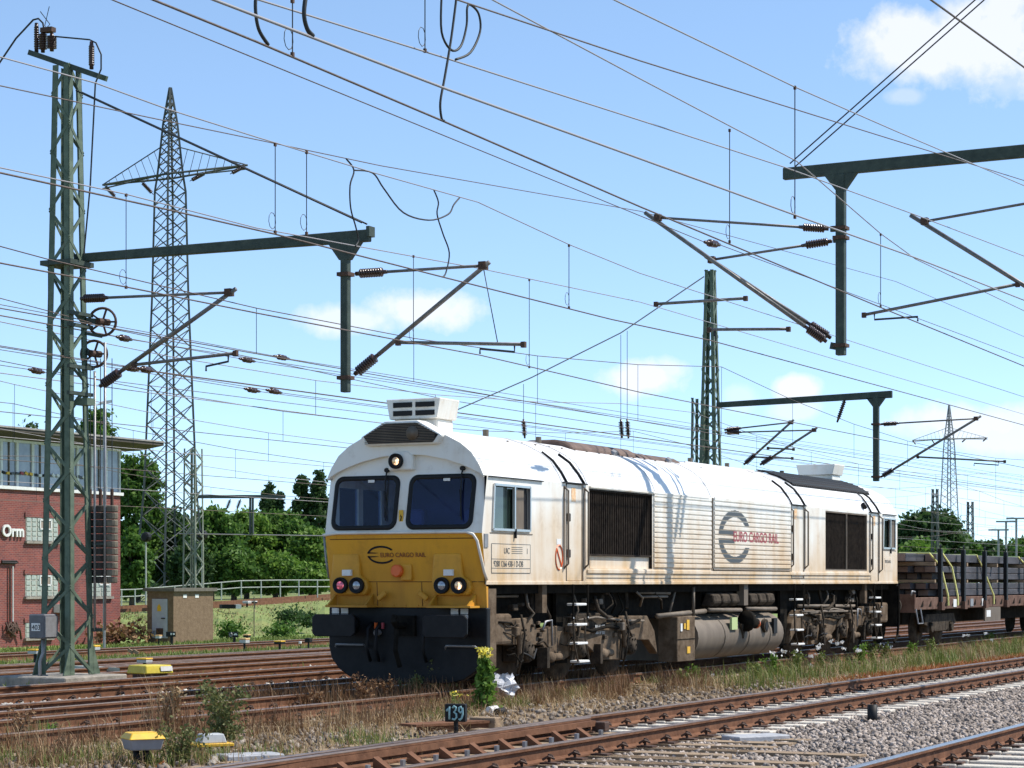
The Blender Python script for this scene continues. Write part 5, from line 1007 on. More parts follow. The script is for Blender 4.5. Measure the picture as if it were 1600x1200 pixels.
pylon('tall dark lattice pylon with one wide crossarm behind the signal box', 172, 266, 137, -.5, 5.6, 1.0, 275, ((387, 258), (160, 289)), 18, .06, pym, waist=([0, .22, .60, .80, .835, .93, 1.0], [5.8, 4.0, 2.75, 2.35, 1.9, 1.1, .12]))
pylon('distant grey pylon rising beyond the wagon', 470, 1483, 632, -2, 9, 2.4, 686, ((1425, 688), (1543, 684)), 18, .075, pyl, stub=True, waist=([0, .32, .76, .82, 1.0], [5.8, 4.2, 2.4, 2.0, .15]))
for px, ytop, D_, lab in ((1461, 764, 190, 'dark lattice mast among the trees beyond the wagon'), (1516, 784, 300, 'slim distant lattice mast right of the pylon')):
    t = atD(px, ytop, D_); e = lattice('distant_mast', lab, t.x, t.y, -1.2, t.z, .7*D_/190, .5*D_/190, 12, 'lattice masts beyond the wagon', pym, leg=.10*D_/190, br=.07*D_/190)
t = atD(302, 701, 128); lattice('distant_mast', 'lattice mast standing in front of the right pylon leg', t.x, t.y, -.4, t.z, .95, .8, 13, 'lattice masts beyond the fence', mat('mast_pale', (.15, .17, .13), (.24, .26, .2), 3), leg=.11, br=.08)
b0, b1 = atD(306, 776, 128), atD(446, 776, 128); o = empty('line_frame', b0, 'dark boom with a hanging post in front of the left trees', 'line support'); MB().bar(b0, b1, .2, .2).build('boom', pym, o)
for px in (391, 395): MB().bar(atD(px, 776, 128), atD(px, 834, 128), .10).build('hanger_post', pym, o)
for px in (360, 376): ins(atD(px, 780, 128), atD(px-6, 796, 128), 'hanging_insulator', o, .12)
t0, t1 = atD(280, 834, 128), atD(560, 838, 128); MB().tube([t0, t1], .035, 4).build('contact_wire', wireg, o)
for i, (px, yt, D_) in enumerate(((1560, 828, 250), (1572, 815, 240), (1588, 810, 230))):
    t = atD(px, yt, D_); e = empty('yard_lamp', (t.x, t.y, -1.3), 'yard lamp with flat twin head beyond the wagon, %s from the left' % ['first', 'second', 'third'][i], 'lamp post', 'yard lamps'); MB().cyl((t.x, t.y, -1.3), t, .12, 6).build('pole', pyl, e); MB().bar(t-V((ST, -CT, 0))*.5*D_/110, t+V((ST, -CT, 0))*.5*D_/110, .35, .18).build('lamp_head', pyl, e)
t = atD(163, 632, 75); e = empty('street_lamp', (t.x, t.y, -1.2), 'pale flat headed lamp beside the left mast above the signal box roof', 'lamp post'); MB().cyl((t.x, t.y, zr(t.y)), t, .05, 6).build('pole', galv, e); MB().prism([t+V((ST, -CT, 0))*a+V((0, 0, b)) for a, b in ((-.3, -.05), (.25, .06), (.25, .16), (.0, .13))], (.1, .2, 0)).build('lamp_head', whitep, e)
for i, (px, yt, yb) in enumerate(((228, 843, 945), (316, 840, 925))):
    t = atD(px, yt, 130); b = atD(px, yb, 130); e = empty('signal_post', b, 'slim post with a dark round signal head, %s one before the trees' % ['left', 'right'][i], 'signal', 'slim signal posts'); MB().cyl(b, t, .055, 6).build('pole', fm_, e); MB().lathe(t+V((-.2, 0, .15)), t+V((.25, 0, .15)), [(0, .2), (.2, .3), (.8, .3), (1, .22)], 12).build('signal_head', black, e)
# ------------------------------------------------------------------ foliage
def leafmat(name, a, b, c, trans=.25):
    m = bpy.data.materials.new(name); m.use_nodes = True; nt = m.node_tree; n = nt.nodes; L = nt.links; bs = n['Principled BSDF']; bs.inputs['Roughness'].default_value = .6; bs.inputs['Specular IOR Level'].default_value = .25
    g = n.new('ShaderNodeNewGeometry'); cr = n.new('ShaderNodeValToRGB'); cr.color_ramp.elements[0].color = (*a, 1); cr.color_ramp.elements[1].color = (*c, 1); e_ = cr.color_ramp.elements.new(.5); e_.color = (*b, 1)
    L.new(g.outputs['Random Per Island'], cr.inputs[0]); L.new(cr.outputs[0], bs.inputs['Base Color'])
    tr = n.new('ShaderNodeBsdfTranslucent'); L.new(cr.outputs[0], tr.inputs[0]); mx = n.new('ShaderNodeMixShader'); mx.inputs[0].default_value = trans; L.new(bs.outputs[0], mx.inputs[1]); L.new(tr.outputs[0], mx.inputs[2]); L.new(mx.outputs[0], n['Material Output'].inputs[0]); return m
lf_mid = leafmat('leaf_mid', (.045, .11, .018), (.085, .175, .03), (.15, .25, .05), .4); lf_dark = leafmat('leaf_dark', (.028, .065, .02), (.05, .10, .03), (.085, .145, .045), .35); lf_light = leafmat('leaf_light', (.075, .16, .022), (.14, .25, .035), (.22, .33, .07), .4)
bark = mat('bark', (.07, .055, .04), (.12, .095, .07), 8, .9, bump=.4)
def quads(cent, size, flat=0.0):
    n = len(cent); a = RNG.normal(size=(n, 3)); a /= np.linalg.norm(a, axis=1)[:, None]; b = RNG.normal(size=(n, 3)); b -= a*np.sum(a*b, 1)[:, None]; b /= np.linalg.norm(b, axis=1)[:, None]
    s = size*RNG.uniform(.6, 1.3, (n, 1)); a = a*s*.5; b = b*s*.32
    v = np.stack([cent-a, cent+b*.9-a*.1, cent+a, cent-b*.9+a*.1], 1); return v.reshape(-1, 3), np.arange(4*n).reshape(n, 4)
def tree(name, label, base, H_, R_, n, size, m_, group, shape='round', trunk=.28):
    base = V(base); e = empty(name, base, label, 'tree', group); top = .2 if shape == 'poplar' else .12
    th = H_*(.9 if shape == 'poplar' else .62); MB().tube([base+V((0, 0, -1)), base+V((.1, 0, th*.4)), base+V((-.1, .1, th))], [trunk, trunk*.7, trunk*.15], 7).build('trunk', bark, e, True)
    lm = MB()
    for k in range(6): a = k*2.4; z = H_*(.25+.08*k); lm.tube([base+V((0, 0, z)), base+V((math.cos(a)*R_*.4, math.sin(a)*R_*.4, z+R_*.35)), base+V((math.cos(a)*R_*.75, math.sin(a)*R_*.75, z+R_*.6))], [trunk*.4, trunk*.25, trunk*.06], 5)
    lm.build('limbs', bark, e, True)
    nc = max(30, n//70) if shape != 'poplar' else 130; u = RNG.normal(size=(nc, 3)); u /= np.linalg.norm(u, axis=1)[:, None]; rr = RNG.uniform(.45, 1.02, (nc, 1))**.6
    c = u*rr*np.array([R_, R_, H_*(.5-top/2)])+np.array([0, 0, H_*(.5+top/2)])
    if shape == 'poplar': t = c[:, 2]/H_; c[:, :2] *= (np.clip(np.interp(t, [0, .12, .3, .75, 1.05], [.3, .9, 1.0, .75, .1]), 0, 1)/np.maximum(.3, np.sqrt(np.clip(1-((t-.56)/.5)**2, .05, 1))))[:, None]
    k = RNG.integers(0, nc, n); rc = R_*(.26 if shape != 'poplar' else .34); d = RNG.normal(size=(n, 3))*rc*.55*np.array([1, 1, .75]); p = c[k]+d+np.array(base)
    v, f = quads(p, size); np_mesh('crown', v, f, m_, e); return e
LT = 'trees behind the bank'
for i, (px, yt, yb, D_, hw, n, m_, lab) in enumerate((
    (215, 712, 930, 178, 34, 9000, lf_mid, 'pale leafy tree right behind the signal box'), (150, 640, 930, 190, 34, 6000, lf_mid, 'loose crowned tree rising above the signal box roof'), (60, 668, 930, 200, 45, 4000, lf_dark, 'tree showing just above the flat roof at the far left'),
    (206, 830, 945, 158, 26, 5000, lf_mid, 'bush between the signal box and the pylon'), (262, 800, 935, 182, 40, 9000, lf_dark, 'dark bush inside the pylon legs'), (330, 795, 932, 178, 38, 9000, lf_mid, 'dense bush right of the pylon'), (300, 850, 932, 170, 30, 5000, lf_dark, 'low dark bush at the pylon foot'),
    (385, 800, 930, 186, 42, 10000, lf_light, 'bright green bush under the dark boom'), (365, 860, 930, 172, 34, 6000, lf_mid, 'rounded bush behind the fence, left of centre'), (440, 805, 930, 188, 40, 10000, lf_mid, 'broad bush below the poplars'), (430, 868, 930, 174, 36, 7000, lf_light, 'bright low bush behind the middle of the fence'), (492, 830, 930, 184, 34, 9000, lf_light, 'yellow green bush beside the locomotive nose'), (485, 885, 930, 172, 26, 4000, lf_light, 'low bush at the right end of the fence'), (540, 820, 930, 195, 40, 6000, lf_mid, 'bush mostly hidden behind the locomotive cab'))):
    b = atD(px, yb, D_); tree('bush_tree' if yt > 780 else 'leafy_tree', lab, b, (yb-yt)*D_/FPX*1.02, hw*1.08*D_/FPX, int(n*1.7), .42, m_, LT)
for i, (px, yt, hw) in enumerate(((419, 757, 11), (436, 775, 8), (471, 749, 12), (498, 745, 13))):
    D_ = 215; b = atD(px, 930, D_); tree('poplar_tree', 'slender dark poplar, %s from the left behind the bushes' % ['first', 'second', 'third', 'fourth'][i], b, (930-yt)*D_/FPX*1.04, hw*1.35*D_/FPX, 9000, .42, lf_dark, 'poplar trees', 'poplar')
for px, yt, D_, hw, n, m_, lab in ((1455, 802, 210, 52, 11000, lf_dark, 'large round tree behind the end of the locomotive'), (1415, 830, 215, 34, 7000, lf_mid, 'smaller tree close to the rear cab'), (1500, 838, 225, 30, 7000, lf_mid, 'tree right of the large round one'), (1440, 850, 200, 34, 6000, lf_light, 'light green bush before the large round tree'), (1545, 848, 280, 34, 5000, lf_dark, 'distant low tree beyond the steel load'), (1595, 845, 290, 36, 5000, lf_mid, 'distant tree at the right edge')):
    b = atD(px, 915, D_); tree('leafy_tree', lab, b, (915-yt)*D_/FPX*1.02, hw*D_/FPX, n, .6, m_, 'trees beyond the wagon')
# far tree line on the horizon, one mass
P = []
for k in range(420):
    a = RNG.uniform(-.5, .55); D_ = RNG.uniform(420, 650); cx, cy = CAM.x+D_*math.cos(TH+a), CAM.y+D_*math.sin(TH+a); P.append(np.array([cx, cy, 2.0])+RNG.normal(size=(60, 3))*np.array([5, 5, 2.3]))
v, f = quads(np.concatenate(P), 2.2); stuff(np_mesh('tree_line', v, f, lf_dark), 'far dark line of woodland along the horizon', 'woodland')
# ------------------------------------------------------------------ grass and weeds
def blades(name, label, pts, h0, h1, w, lean, m_, cat='grass'):
    n = len(pts); h = h0+(h1-h0)*RNG.random(n)**2.2*1.25; a = RNG.uniform(0, 2*math.pi, n); l = RNG.uniform(0, lean, n)*h; dx, dy = np.cos(a), np.sin(a); wx, wy = -dy*w/2, dx*w/2
    p = np.asarray(pts, float); z = np.zeros(n); mid = p+np.stack([dx*l*.35, dy*l*.35, h*.6], 1); tip = p+np.stack([dx*l, dy*l, h*(1-.25*l/np.maximum(h, .01))], 1); o = np.stack([wx, wy, z], 1)
    v = np.stack([p-o, p+o, mid+o*.8, mid-o*.8, mid+o*.8, mid-o*.8, tip-o*.1, tip+o*.1], 1)[:, [0, 1, 2, 3, 6, 7]]
    idx = np.arange(n)[:, None]*6; f = np.concatenate([idx+np.array([0, 1, 2, 3]), idx+np.array([3, 2, 5, 4])]); ob = np_mesh(name, v.reshape(-1, 3), f, m_); return stuff(ob, label, cat)
def patch(n, blobs, zf=lambda y: -.22):
    k = RNG.integers(0, len(blobs), n); b = np.array(blobs)[k]; g = RNG.normal(size=(n, 2))*.5; x = b[:, 0]+g[:, 0]*b[:, 2]; y = b[:, 1]+g[:, 1]*b[:, 3]; return np.stack([x, y, [zf(t) for t in y]], 1)
dry = leafmat('grass_dry', (.20, .12, .055), (.33, .22, .11), (.50, .38, .22), .2); dryr = leafmat('weed_brown', (.13, .06, .03), (.21, .11, .055), (.32, .20, .10), .2); grn = leafmat('grass_green', (.07, .115, .02), (.14, .185, .04), (.27, .28, .08), .25); redm = leafmat('weed_red', (.26, .07, .025), (.36, .13, .04), (.42, .22, .07), .2)
gz = lambda px, py: onZ(px, py, -.21)
def band(pts, sx, sy): return [(gz(*p).x, gz(*p).y, sx, sy) for p in pts]
blobs = band([(x, y) for x in range(0, 640, 28) for y in (1130, 1150, 1172, 1192)], 1.2, .5)
blades('dry_grass', 'dry straw coloured grass in the foreground left of the number board', patch(6000, [b for b in blobs if RNG.random() < .55]), .03, .20, .008, 1.7, dry)
blades('dry_grass', 'dry grass along the foot of the locomotive', patch(7000, band([(x, 1108-(x-560)*.10) for x in range(560, 1040, 22)]+[(x, 1128-(x-560)*.11) for x in range(540, 960, 30)], .8, .35)), .05, .22, .007, 1.0, dry)
blades('brown_weeds', 'rusty brown weeds before the locomotive nose and bogie', patch(7000, band([(x, 1108-(x-400)*.02) for x in range(370, 720, 22)]+[(x, 1086-(x-780)*.12) for x in range(790, 1040, 26)], .6, .22)), .12, .42, .011, .6, dryr)
blades('green_grass', 'green grass growing along the far end of the locomotive and the wagon', patch(10000, [(x, RNG.uniform(-1.9, -.2), 1.0, .7) for x in np.arange(7, 44, .7) if RNG.random() < .75]), .06, .38, .011, 1.0, grn)
blades('mixed_straw', 'straw coloured stalks mixed into the green strip beside the train', patch(4200, [(x, RNG.uniform(-2.1, -.2), 1.0, .6) for x in np.arange(5, 44, .6) if RNG.random() < .7]), .05, .40, .008, 1.1, dry)
blades('red_weeds', 'reddish ground weeds beside the ballast shoulder', patch(9000, [(x, -2.35, .9, .5) for x in np.arange(9, 30, .6)]), .04, .12, .012, .9, redm)
blades('sparse_grass', 'sparse green tufts among the dry grass', patch(5200, band([(660, 1106), (720, 1108), (700, 1122), (800, 1104), (905, 1084), (960, 1078), (1020, 1070), (30, 1190), (100, 1196), (170, 1185), (60, 1150), (420, 1185), (330, 1190), (560, 1160), (880, 1092), (600, 1170), (250, 1194)], .5, .3)), .05, .20, .009, .8, grn)
zs_ = lambda y: zr(y)-.23
blades('yard_grass', 'thin grass between the back tracks', patch(22000, [(x, y, 3, 1.0) for x in np.arange(-2, 46, 3) for y in (8.2, 12.9, 13.2, 19.5, 21, 22.5, 24.5, 26.5) if RNG.random() < .8], zs_), .05, .20, .03, .9, grn)
blades('lawn_grass', 'short bright grass round the signal box and hut', np.stack([RNG.uniform(20, 95, 26000), RNG.uniform(32, 49, 26000), np.full(26000, 0.)], 1)+np.array([0, 0, -1.0])*0+np.stack([np.zeros(26000), np.zeros(26000), np.zeros(26000)], 1), .05, .18, .05, .6, grn)
o = bpy.data.objects['lawn_grass']; co = np.empty(len(o.data.vertices)*3, np.float32); o.data.vertices.foreach_get('co', co); co = co.reshape(-1, 3); co[:, 2] += -.0308*(np.minimum(co[:, 1], 48)-9)-.22; o.data.vertices.foreach_set('co', co.ravel()); o.data.update()
bk = []; 
for k in range(16000):
    u = RNG.uniform(0, 7); t = RNG.uniform(0, 1.0); q_ = lerp(along(TOE, u), along(TOP, u), t); bk.append(q_)
blades('bank_grass', 'rough green and brown growth on the bank', np.array(bk[:2600]), .05, .16, .06, .9, grn); blades('bank_weeds', 'brown dead growth on the bank', np.array(bk[13500:]), .05, .16, .06, .9, dry)
# single plants
def weed(label, px, py, h, spread, n, m_, leaf=.06, stem=dryr, kind='bushy', fl=None):
    b = gz(px, py); e = empty('weed_plant', b, label, 'weed', 'single weeds'); st = MB(); L_ = []
    ns = 5 if kind == 'bushy' else 2
    for k in range(ns):
        a = random.uniform(0, 6.28); r_ = spread*random.uniform(.2, 1) if kind == 'bushy' else spread*.15; hh = h*random.uniform(.75, 1); P = [b+V((math.cos(a)*r_*t*t, math.sin(a)*r_*t*t, hh*t)) for t in (0, .35, .7, 1)]
        st.tube(P, [.009, .007, .005, .002], 5)
        for _ in range(n//ns):
            t = random.uniform(.12, 1); q_ = lerp(P[min(2, int(t*3))], P[min(3, int(t*3)+1)], (t*3) % 1); w = spread*(.5 if kind == 'bushy' else .55)*(1.05-t*.7); L_.append(q_+V((random.gauss(0, w*.5), random.gauss(0, w*.5), random.gauss(0, .04))))
    st.build('stem', stem, e); v, f = quads(np.array([tuple(p) for p in L_]), leaf); np_mesh('leaves', v, f, m_, e)
    if fl: 
        Fp = np.array([tuple(b+V((random.gauss(0, .06), random.gauss(0, .06), h*random.uniform(fl[2], 1.02)))) for _ in range(fl[1])]); v, f = quads(Fp, .07); np_mesh('flowers', v, f, fl[0], e)['kind'] = 'stuff'
    return e
flow = leafmat('petal_yellow', (.75, .62, .05), (.85, .74, .12), (.85, .8, .3), .3); flw = leafmat('petal_white', (.7, .7, .68), (.8, .8, .78), (.85, .85, .84), .3); olive = leafmat('leaf_olive', (.08, .10, .03), (.14, .155, .05), (.22, .22, .09), .3)
weed('tall yellow flowering weed beside the number board', 757, 1112, .88, .30, 800, lf_light, .12, grn, 'tall', (flow, 70, .85))
weed('dark feathery shrub weed before the locomotive skirt', 688, 1100, .66, .46, 900, olive, .06)
weed('small grey green weed left of the feathery one', 640, 1102, .46, .30, 420, olive, .06); weed('brown seeded weed before the buffer, right one', 608, 1106, .42, .20, 420, dryr, .055); weed('brown seeded weed before the buffer, left one', 570, 1110, .48, .26, 520, dryr, .055)
weed('brown weed near the left end of the locomotive shadow', 500, 1118, .36, .24, 360, dryr, .055); weed('small yellow flowered sprig on the number board', 712, 1104, .22, .12, 50, lf_light, .05, grn, 'bushy', (flow, 12, .7))
weed('large olive weed behind the grey and yellow box', 352, 1168, .72, .46, 1500, olive, .05); weed('tall straw coloured grass clump left of the olive weed', 262, 1150, .62, .30, 700, dry, .05); weed('olive weed between the two yellow boxes', 278, 1194, .40, .34, 800, olive, .045); weed('thin brown weed at the left edge', 28, 1172, .50, .30, 380, dryr, .045); weed('small bright green weed on the old rail', 82, 1158, .17, .14, 160, lf_light, .04)
for i, (px, py, h) in enumerate(((1085, 1064, .28), (1068, 1070, .24), (1180, 1062, .35), (1210, 1058, .42), (1245, 1055, .48), (1280, 1046, .34), (1345, 1036, .40), (1362, 1034, .44), (1384, 1031, .36), (1420, 1026, .34), (1455, 1024, .40), (1550, 1008, .36))):
    weed('green leafy weed by the train, %s from the left of the row on the right' % ['first', 'second', 'third', 'fourth', 'fifth', 'sixth', 'seventh', 'eighth', 'ninth', 'tenth', 'eleventh', 'twelfth'][i], px, py, h, .26, 220, grn if i % 3 else lf_light, .07, grn, 'bushy', (flw, 9, .75) if i in (3, 4, 5, 8) else None)
wl_ = np.concatenate([np.array([tuple(onY(px, py, -.3))])+RNG.normal(size=(10, 3))*np.array([.02, .02, .015]) for px, py in ((1277, 1012), (1298, 1003), (1308, 1006), (1316, 1003), (1318, 1014), (1340, 1017), (1344, 1016), (1281, 1008), (1267, 1025), (1225, 1018), (1207, 1020), (1266, 1040), (1506, 993), (1513, 992), (1540, 990), (1549, 1000), (1240, 1056), (1114, 1055))])
v, f = quads(wl_, .075); stuff(np_mesh('white_flowers', v, f, flw), 'scattered white flower heads before the rear bogie', 'flowers')
for i, (px, py, D_, w_) in enumerate(((452, 972, 124, .8), (440, 994, 118, .9), (478, 975, 126, .7), (360, 994, 114, .7))):
    b = atD(px, py, D_); e = empty('bank_shrub', b, 'low shrub on the bank slope, %s' % ['upper middle one', 'dark one at the foot', 'one nearest the locomotive', 'one beside the hut'][i], 'shrub', 'bank shrubs'); p = RNG.normal(size=(700, 3))*np.array([w_*.45, w_*.45, .22])+np.array(b)+np.array([0, 0, .3]); v, f = quads(p, .22); np_mesh('foliage', v, f, lf_mid if i % 2 else lf_dark, e)
# thicker weeds that hide the near rail under the locomotive, in uneven clumps
cl = [(x+RNG.normal()*.3, RNG.uniform(-1.5, .35), RNG.uniform(.25, .8), RNG.uniform(.15, .4)) for x in np.arange(-15, 8.5, .22)]
blades('dry_clumps', 'uneven dry clumps along the near rail of the locomotive track', patch(4600, cl), .04, .26, .007, 2.0, dry)
cl = [(x+RNG.normal()*.3, RNG.uniform(-.9, .4), RNG.uniform(.15, .45), RNG.uniform(.1, .25)) for x in np.arange(-13, 8, .33)]
blades('brown_clumps', 'rusty brown stalks along the near rail of the locomotive track', patch(6000, cl), .10, .38, .008, .6, dryr)
blades('straw_litter', 'flattened straw lying among the stones', patch(6000, [(x, RNG.uniform(-3.0, .2), .8, .6) for x in np.arange(-16, 9, .4)]), .04, .22, .006, 4.0, dry)
for i, (px, py, n_, h_) in enumerate(((262, 1152, 160, .75), (248, 1148, 90, .85), (300, 1150, 60, .55), (575, 1112, 120, .45), (40, 1180, 120, .55), (530, 1135, 160, .4), (150, 1160, 120, .35), (930, 1075, 120, .35), (850, 1090, 160, .38))):
    p = gz(px, py); blades('tall_grass', 'thin tall stalks of dry grass, clump %s' % ['left of the olive weed', 'behind the yellow lidded box', 'between the two boxes', 'before the buffer', 'at the left edge', 'before the locomotive shadow', 'near the old rail', 'before the rear wheel of the front bogie', 'below the first ladder'][i], patch(n_, [(p.x, p.y, .5, .3)]), h_*.4, h_, .006, .5, dry if i % 3 else dryr)
# ------------------------------------------------------------------ lineside things
def gp(px, py, z=-.21): return onZ(px, py, z)
# number board 139 on its stake, with the rusty trough behind it
b = gp(711, 1150); nb = empty('number_board', b, 'small black board hand painted 139 on a short stake', 'sign'); zc = onZ(711, 1114, 0); d = ((b-CAM).xy).length
zb0 = CAM.z+(HZ-1128)*d/FPX; zb1 = CAM.z+(HZ-1100)*d/FPX; hw = .5*33*d/FPX; R_ = V((.25, -.97, 0)).normalized(); N_ = V((-.97, -.25, 0)).normalized(); c = V((b.x, b.y, 0))
plate = [c-R_*hw+V((0, 0, zb0)), c+R_*hw+V((0, 0, zb0)), c+R_*hw+V((0, 0, zb1)), c-R_*hw+V((0, 0, zb1))]
MB().prism(plate, -N_*.10).build('board', rubber, nb, bevel=.006); MB().bar(c+V((0, 0, -.3))-N_*.05, c+V((0, 0, zb0+.02))-N_*.05, .04).build('stake', rubber, nb)
W2, H2 = hw*2, zb1-zb0
for gl in ([(.09, .60), (.15, .70), (.23, .86), (.23, .14)], [(.38, .78), (.46, .88), (.55, .82), (.54, .66), (.45, .55), (.57, .45), (.58, .26), (.48, .13), (.36, .18)], [(.84, .72), (.78, .86), (.70, .80), (.69, .62), (.77, .52), (.86, .62), (.86, .80), (.88, .45), (.83, .22), (.74, .12), (.69, .18)]):
    MB().tube([plate[0]+N_*.004+R_*(u_*W2)+V((0, 0, v_*H2)) for u_, v_ in gl], .013, 6).build('painted_digit', mat('chalk_blue', (.28, .47, .48), rough=.8), nb, True)
a, e_ = gp(650, 1147), gp(765, 1140); o = MB(); o.bar(a+V((0, .12, .10)), e_+V((0, .12, .10)), .34, .03); o.bar(a+V((0, -.02, .02)), e_+V((0, -.02, .02)), .02, .18); tr = o.build('steel_trough', railr); tag(tr, 'rusty low steel trough behind the number board', 'trough')
o = MB().box(e_.x-.05, e_.x+.12, e_.y-.1, e_.y+.25, -.2, -.06).build('timber_block', wood, None, bevel=.01); tag(o, 'cut timber block at the end of the rusty trough', 'timber')
# crumpled bag and litter
b = gp(786, 1098); P = []; rows = []
for i in range(9):
    t = i/8; w_ = .05+.16*math.sin(math.pi*(.15+.75*(1-t))); rows.append([b+V((math.cos(a)*w_*(1+.25*math.sin(3*a+i)), math.sin(a)*w_*(1+.25*math.cos(2*a+i*2)), .03+.40*t+.02*math.sin(5*a+i))) for a in np.linspace(0, 2*math.pi, 15)])
bagm = mat('thin_plastic', (.66, .66, .68), (.52, .52, .54), 12, .3); o = MB().grid(rows).build('plastic_bag', bagm); tag(o, 'crumpled white plastic bag behind the yellow flowers', 'bag')
for px, py, s_, m_, nm_, lab in ((768, 1116, .06, whitep, 'paper_cup', 'white paper scrap right of the number board'), (780, 1118, .05, rubber, 'drain_pipe', 'black pipe end beside the plastic bag')):
    p = gp(px, py); o = MB().cyl(p+V((-.08, 0, .05)), p+V((.08, -.03, .06)), s_, 12).build(nm_, m_); tag(o, lab, 'litter')
# black stub post
b = gp(1363, 1128); o = empty('marker_post', b, 'short black plastic post in the ballast', 'post'); MB().lathe(b+V((0, 0, -.1)), b+V((0, 0, .235)), [(0, .065), (.97, .065), (.97, .05), (.6, .045)], 16).build('tube', rubber, o, True)
# concrete cable covers
for px0, py0, px1, lab in ((1155, 1163, 1235, 'grey concrete cable cover lying beside the track'), (1062, 1196, 1130, 'flat pale board half sunk in the ballast'), (356, 1194, 445, 'grey cable trough lid in the bottom left foreground')):
    a, c = gp(px0, py0), gp(px1, py0-4); o = MB().prism([a+V((0, 0, -.06)), c+V((0, 0, -.06)), c+V((.22, .30, -.06)), a+V((.22, .30, -.06))], (0, 0, .14 if px0 != 1062 else .07)).build('cable_cover', mat('cover_grey', (.30, .31, .33), (.42, .42, .43), 7, .8, bump=.2), None, bevel=.012); tag(o, lab, 'cover', 'cable covers')
o = MB().tube([gp(330, 1199), gp(335, 1190)+V((0, 0, .03)), gp(358, 1186)], .05, 8).build('trough_end', concd); tag(o, 'mossy old trough end left of the grey lid', 'cover')
# yellow topped boxes
b = gp(218, 1197); o = empty('connection_box', b, 'grey connection box with yellow lid on two bent black legs', 'box', 'trackside boxes'); d = ((b-CAM).xy).length; k = d/FPX
zf = lambda py: CAM.z+(HZ-py)*k; w_ = 26*k
def orient(c, R, F): return lambda r, f, z: V((c.x, c.y, 0))+R*r+F*f+V((0, 0, z))
R1 = V((.80, -.60, 0)); F1 = V((.60, .80, 0)); Q = orient(V((b.x+.05, b.y, 0)), R1, F1)
MB().add([Q(-w_*.9, -.13, zf(1168)), Q(w_*.9, -.13, zf(1168)), Q(w_*.9, .13, zf(1168)), Q(-w_*.9, .13, zf(1168)), Q(-w_*1.05, -.16, zf(1150)), Q(w_*1.05, -.16, zf(1150)), Q(w_*1.05, .16, zf(1150)), Q(-w_*1.05, .16, zf(1150))], [(3, 2, 1, 0), (4, 5, 6, 7), (0, 1, 5, 4), (1, 2, 6, 5), (2, 3, 7, 6), (3, 0, 4, 7)]).build('housing', mat('box_grey', (.22, .22, .24), (.28, .28, .3), 7, .6), o, bevel=.01)
MB().add([Q(-w_*1.12, -.18, zf(1151)), Q(w_*1.12, -.18, zf(1151)), Q(w_*1.12, .18, zf(1151)), Q(-w_*1.12, .18, zf(1151)), Q(-w_*.85, -.12, zf(1141)), Q(w_*.85, -.12, zf(1141)), Q(w_*.85, .12, zf(1141)), Q(-w_*.85, .12, zf(1141))], [(3, 2, 1, 0), (4, 5, 6, 7), (0, 1, 5, 4), (1, 2, 6, 5), (2, 3, 7, 6), (3, 0, 4, 7)]).build('lid', yel, o, bevel=.008)
for r_ in (-.07, .03): MB().tube([Q(r_, 0, zf(1166)), Q(r_+.01, 0, zf(1180)), Q(r_+.05, -.02, zf(1192)), Q(r_+.13, -.03, zf(1199))], .032, 8).build('leg', rubber, o, True)
MB().tube([Q(.1, -.05, zf(1197)), Q(.2, -.08, zf(1186))], .012, 5).build('cable', orange, o)
b = gp(330, 1182); o = empty('connection_box', b, 'grey connection box on a yellow tray with thin legs', 'box', 'trackside boxes'); Q = orient(b, R1, F1); k = ((b-CAM).xy).length/FPX
MB().add([Q(-.14, -.10, zf(1158)), Q(.14, -.10, zf(1158)), Q(.14, .12, zf(1158)), Q(-.14, .12, zf(1158)), Q(-.11, -.08, zf(1144)), Q(.11, -.08, zf(1144)), Q(.11, .10, zf(1144)), Q(-.11, .10, zf(1144))], [(3, 2, 1, 0), (4, 5, 6, 7), (0, 1, 5, 4), (1, 2, 6, 5), (2, 3, 7, 6), (3, 0, 4, 7)]).build('housing', mat('box_pale', (.38, .39, .40), (.46, .47, .47), 7, .6), o, bevel=.008)
MB().prism([Q(-.2, -.14, zf(1163)), Q(.2, -.14, zf(1163)), Q(.2, .15, zf(1163)), Q(-.2, .15, zf(1163))], (0, 0, 5*k)).build('tray', yel, o, bevel=.006)
for r_ in (-.12, -.02, .12): MB().tube([Q(r_, 0, zf(1162)), Q(r_+.02, 0, zf(1180))], .014, 5).build('leg', clipm, o)
# point motor under its yellow cover, lamp box behind
c = onZ(235, 1052, 0); c.z = zr(c.y)-.2
o = empty('point_motor', c, 'yellow point motor cover with white plate behind the near rails', 'point motor'); k = ((c-CAM).xy).length/FPX; Q = orient(c, V((.95, -.3, 0)), V((.3, .95, 0)))
MB().add([Q(-.30, -.28, zf(1050)), Q(.30, -.28, zf(1050)), Q(.30, .3, zf(1050)), Q(-.30, .3, zf(1050)), Q(-.28, -.24, zf(1037)), Q(.28, -.24, zf(1037)), Q(.28, .26, zf(1037)), Q(-.28, .26, zf(1037))], [(3, 2, 1, 0), (4, 5, 6, 7), (0, 1, 5, 4), (1, 2, 6, 5), (2, 3, 7, 6), (3, 0, 4, 7)]).build('cover', mat('cover_yellow', (.62, .50, .03), (.5, .38, .03), 8, .5), o, bevel=.015); MB().box(c.x-.25, c.x+.25, c.y-.2, c.y+.2, c.z-.05, zf(1050)).build('base', clipm, o)
MB().prism([Q(.02, -.285, zf(1046)), Q(.27, -.285, zf(1046)), Q(.27, -.27, zf(1039)), Q(.02, -.27, zf(1039))], (0, .01, 0)).build('plate', whitep, o)
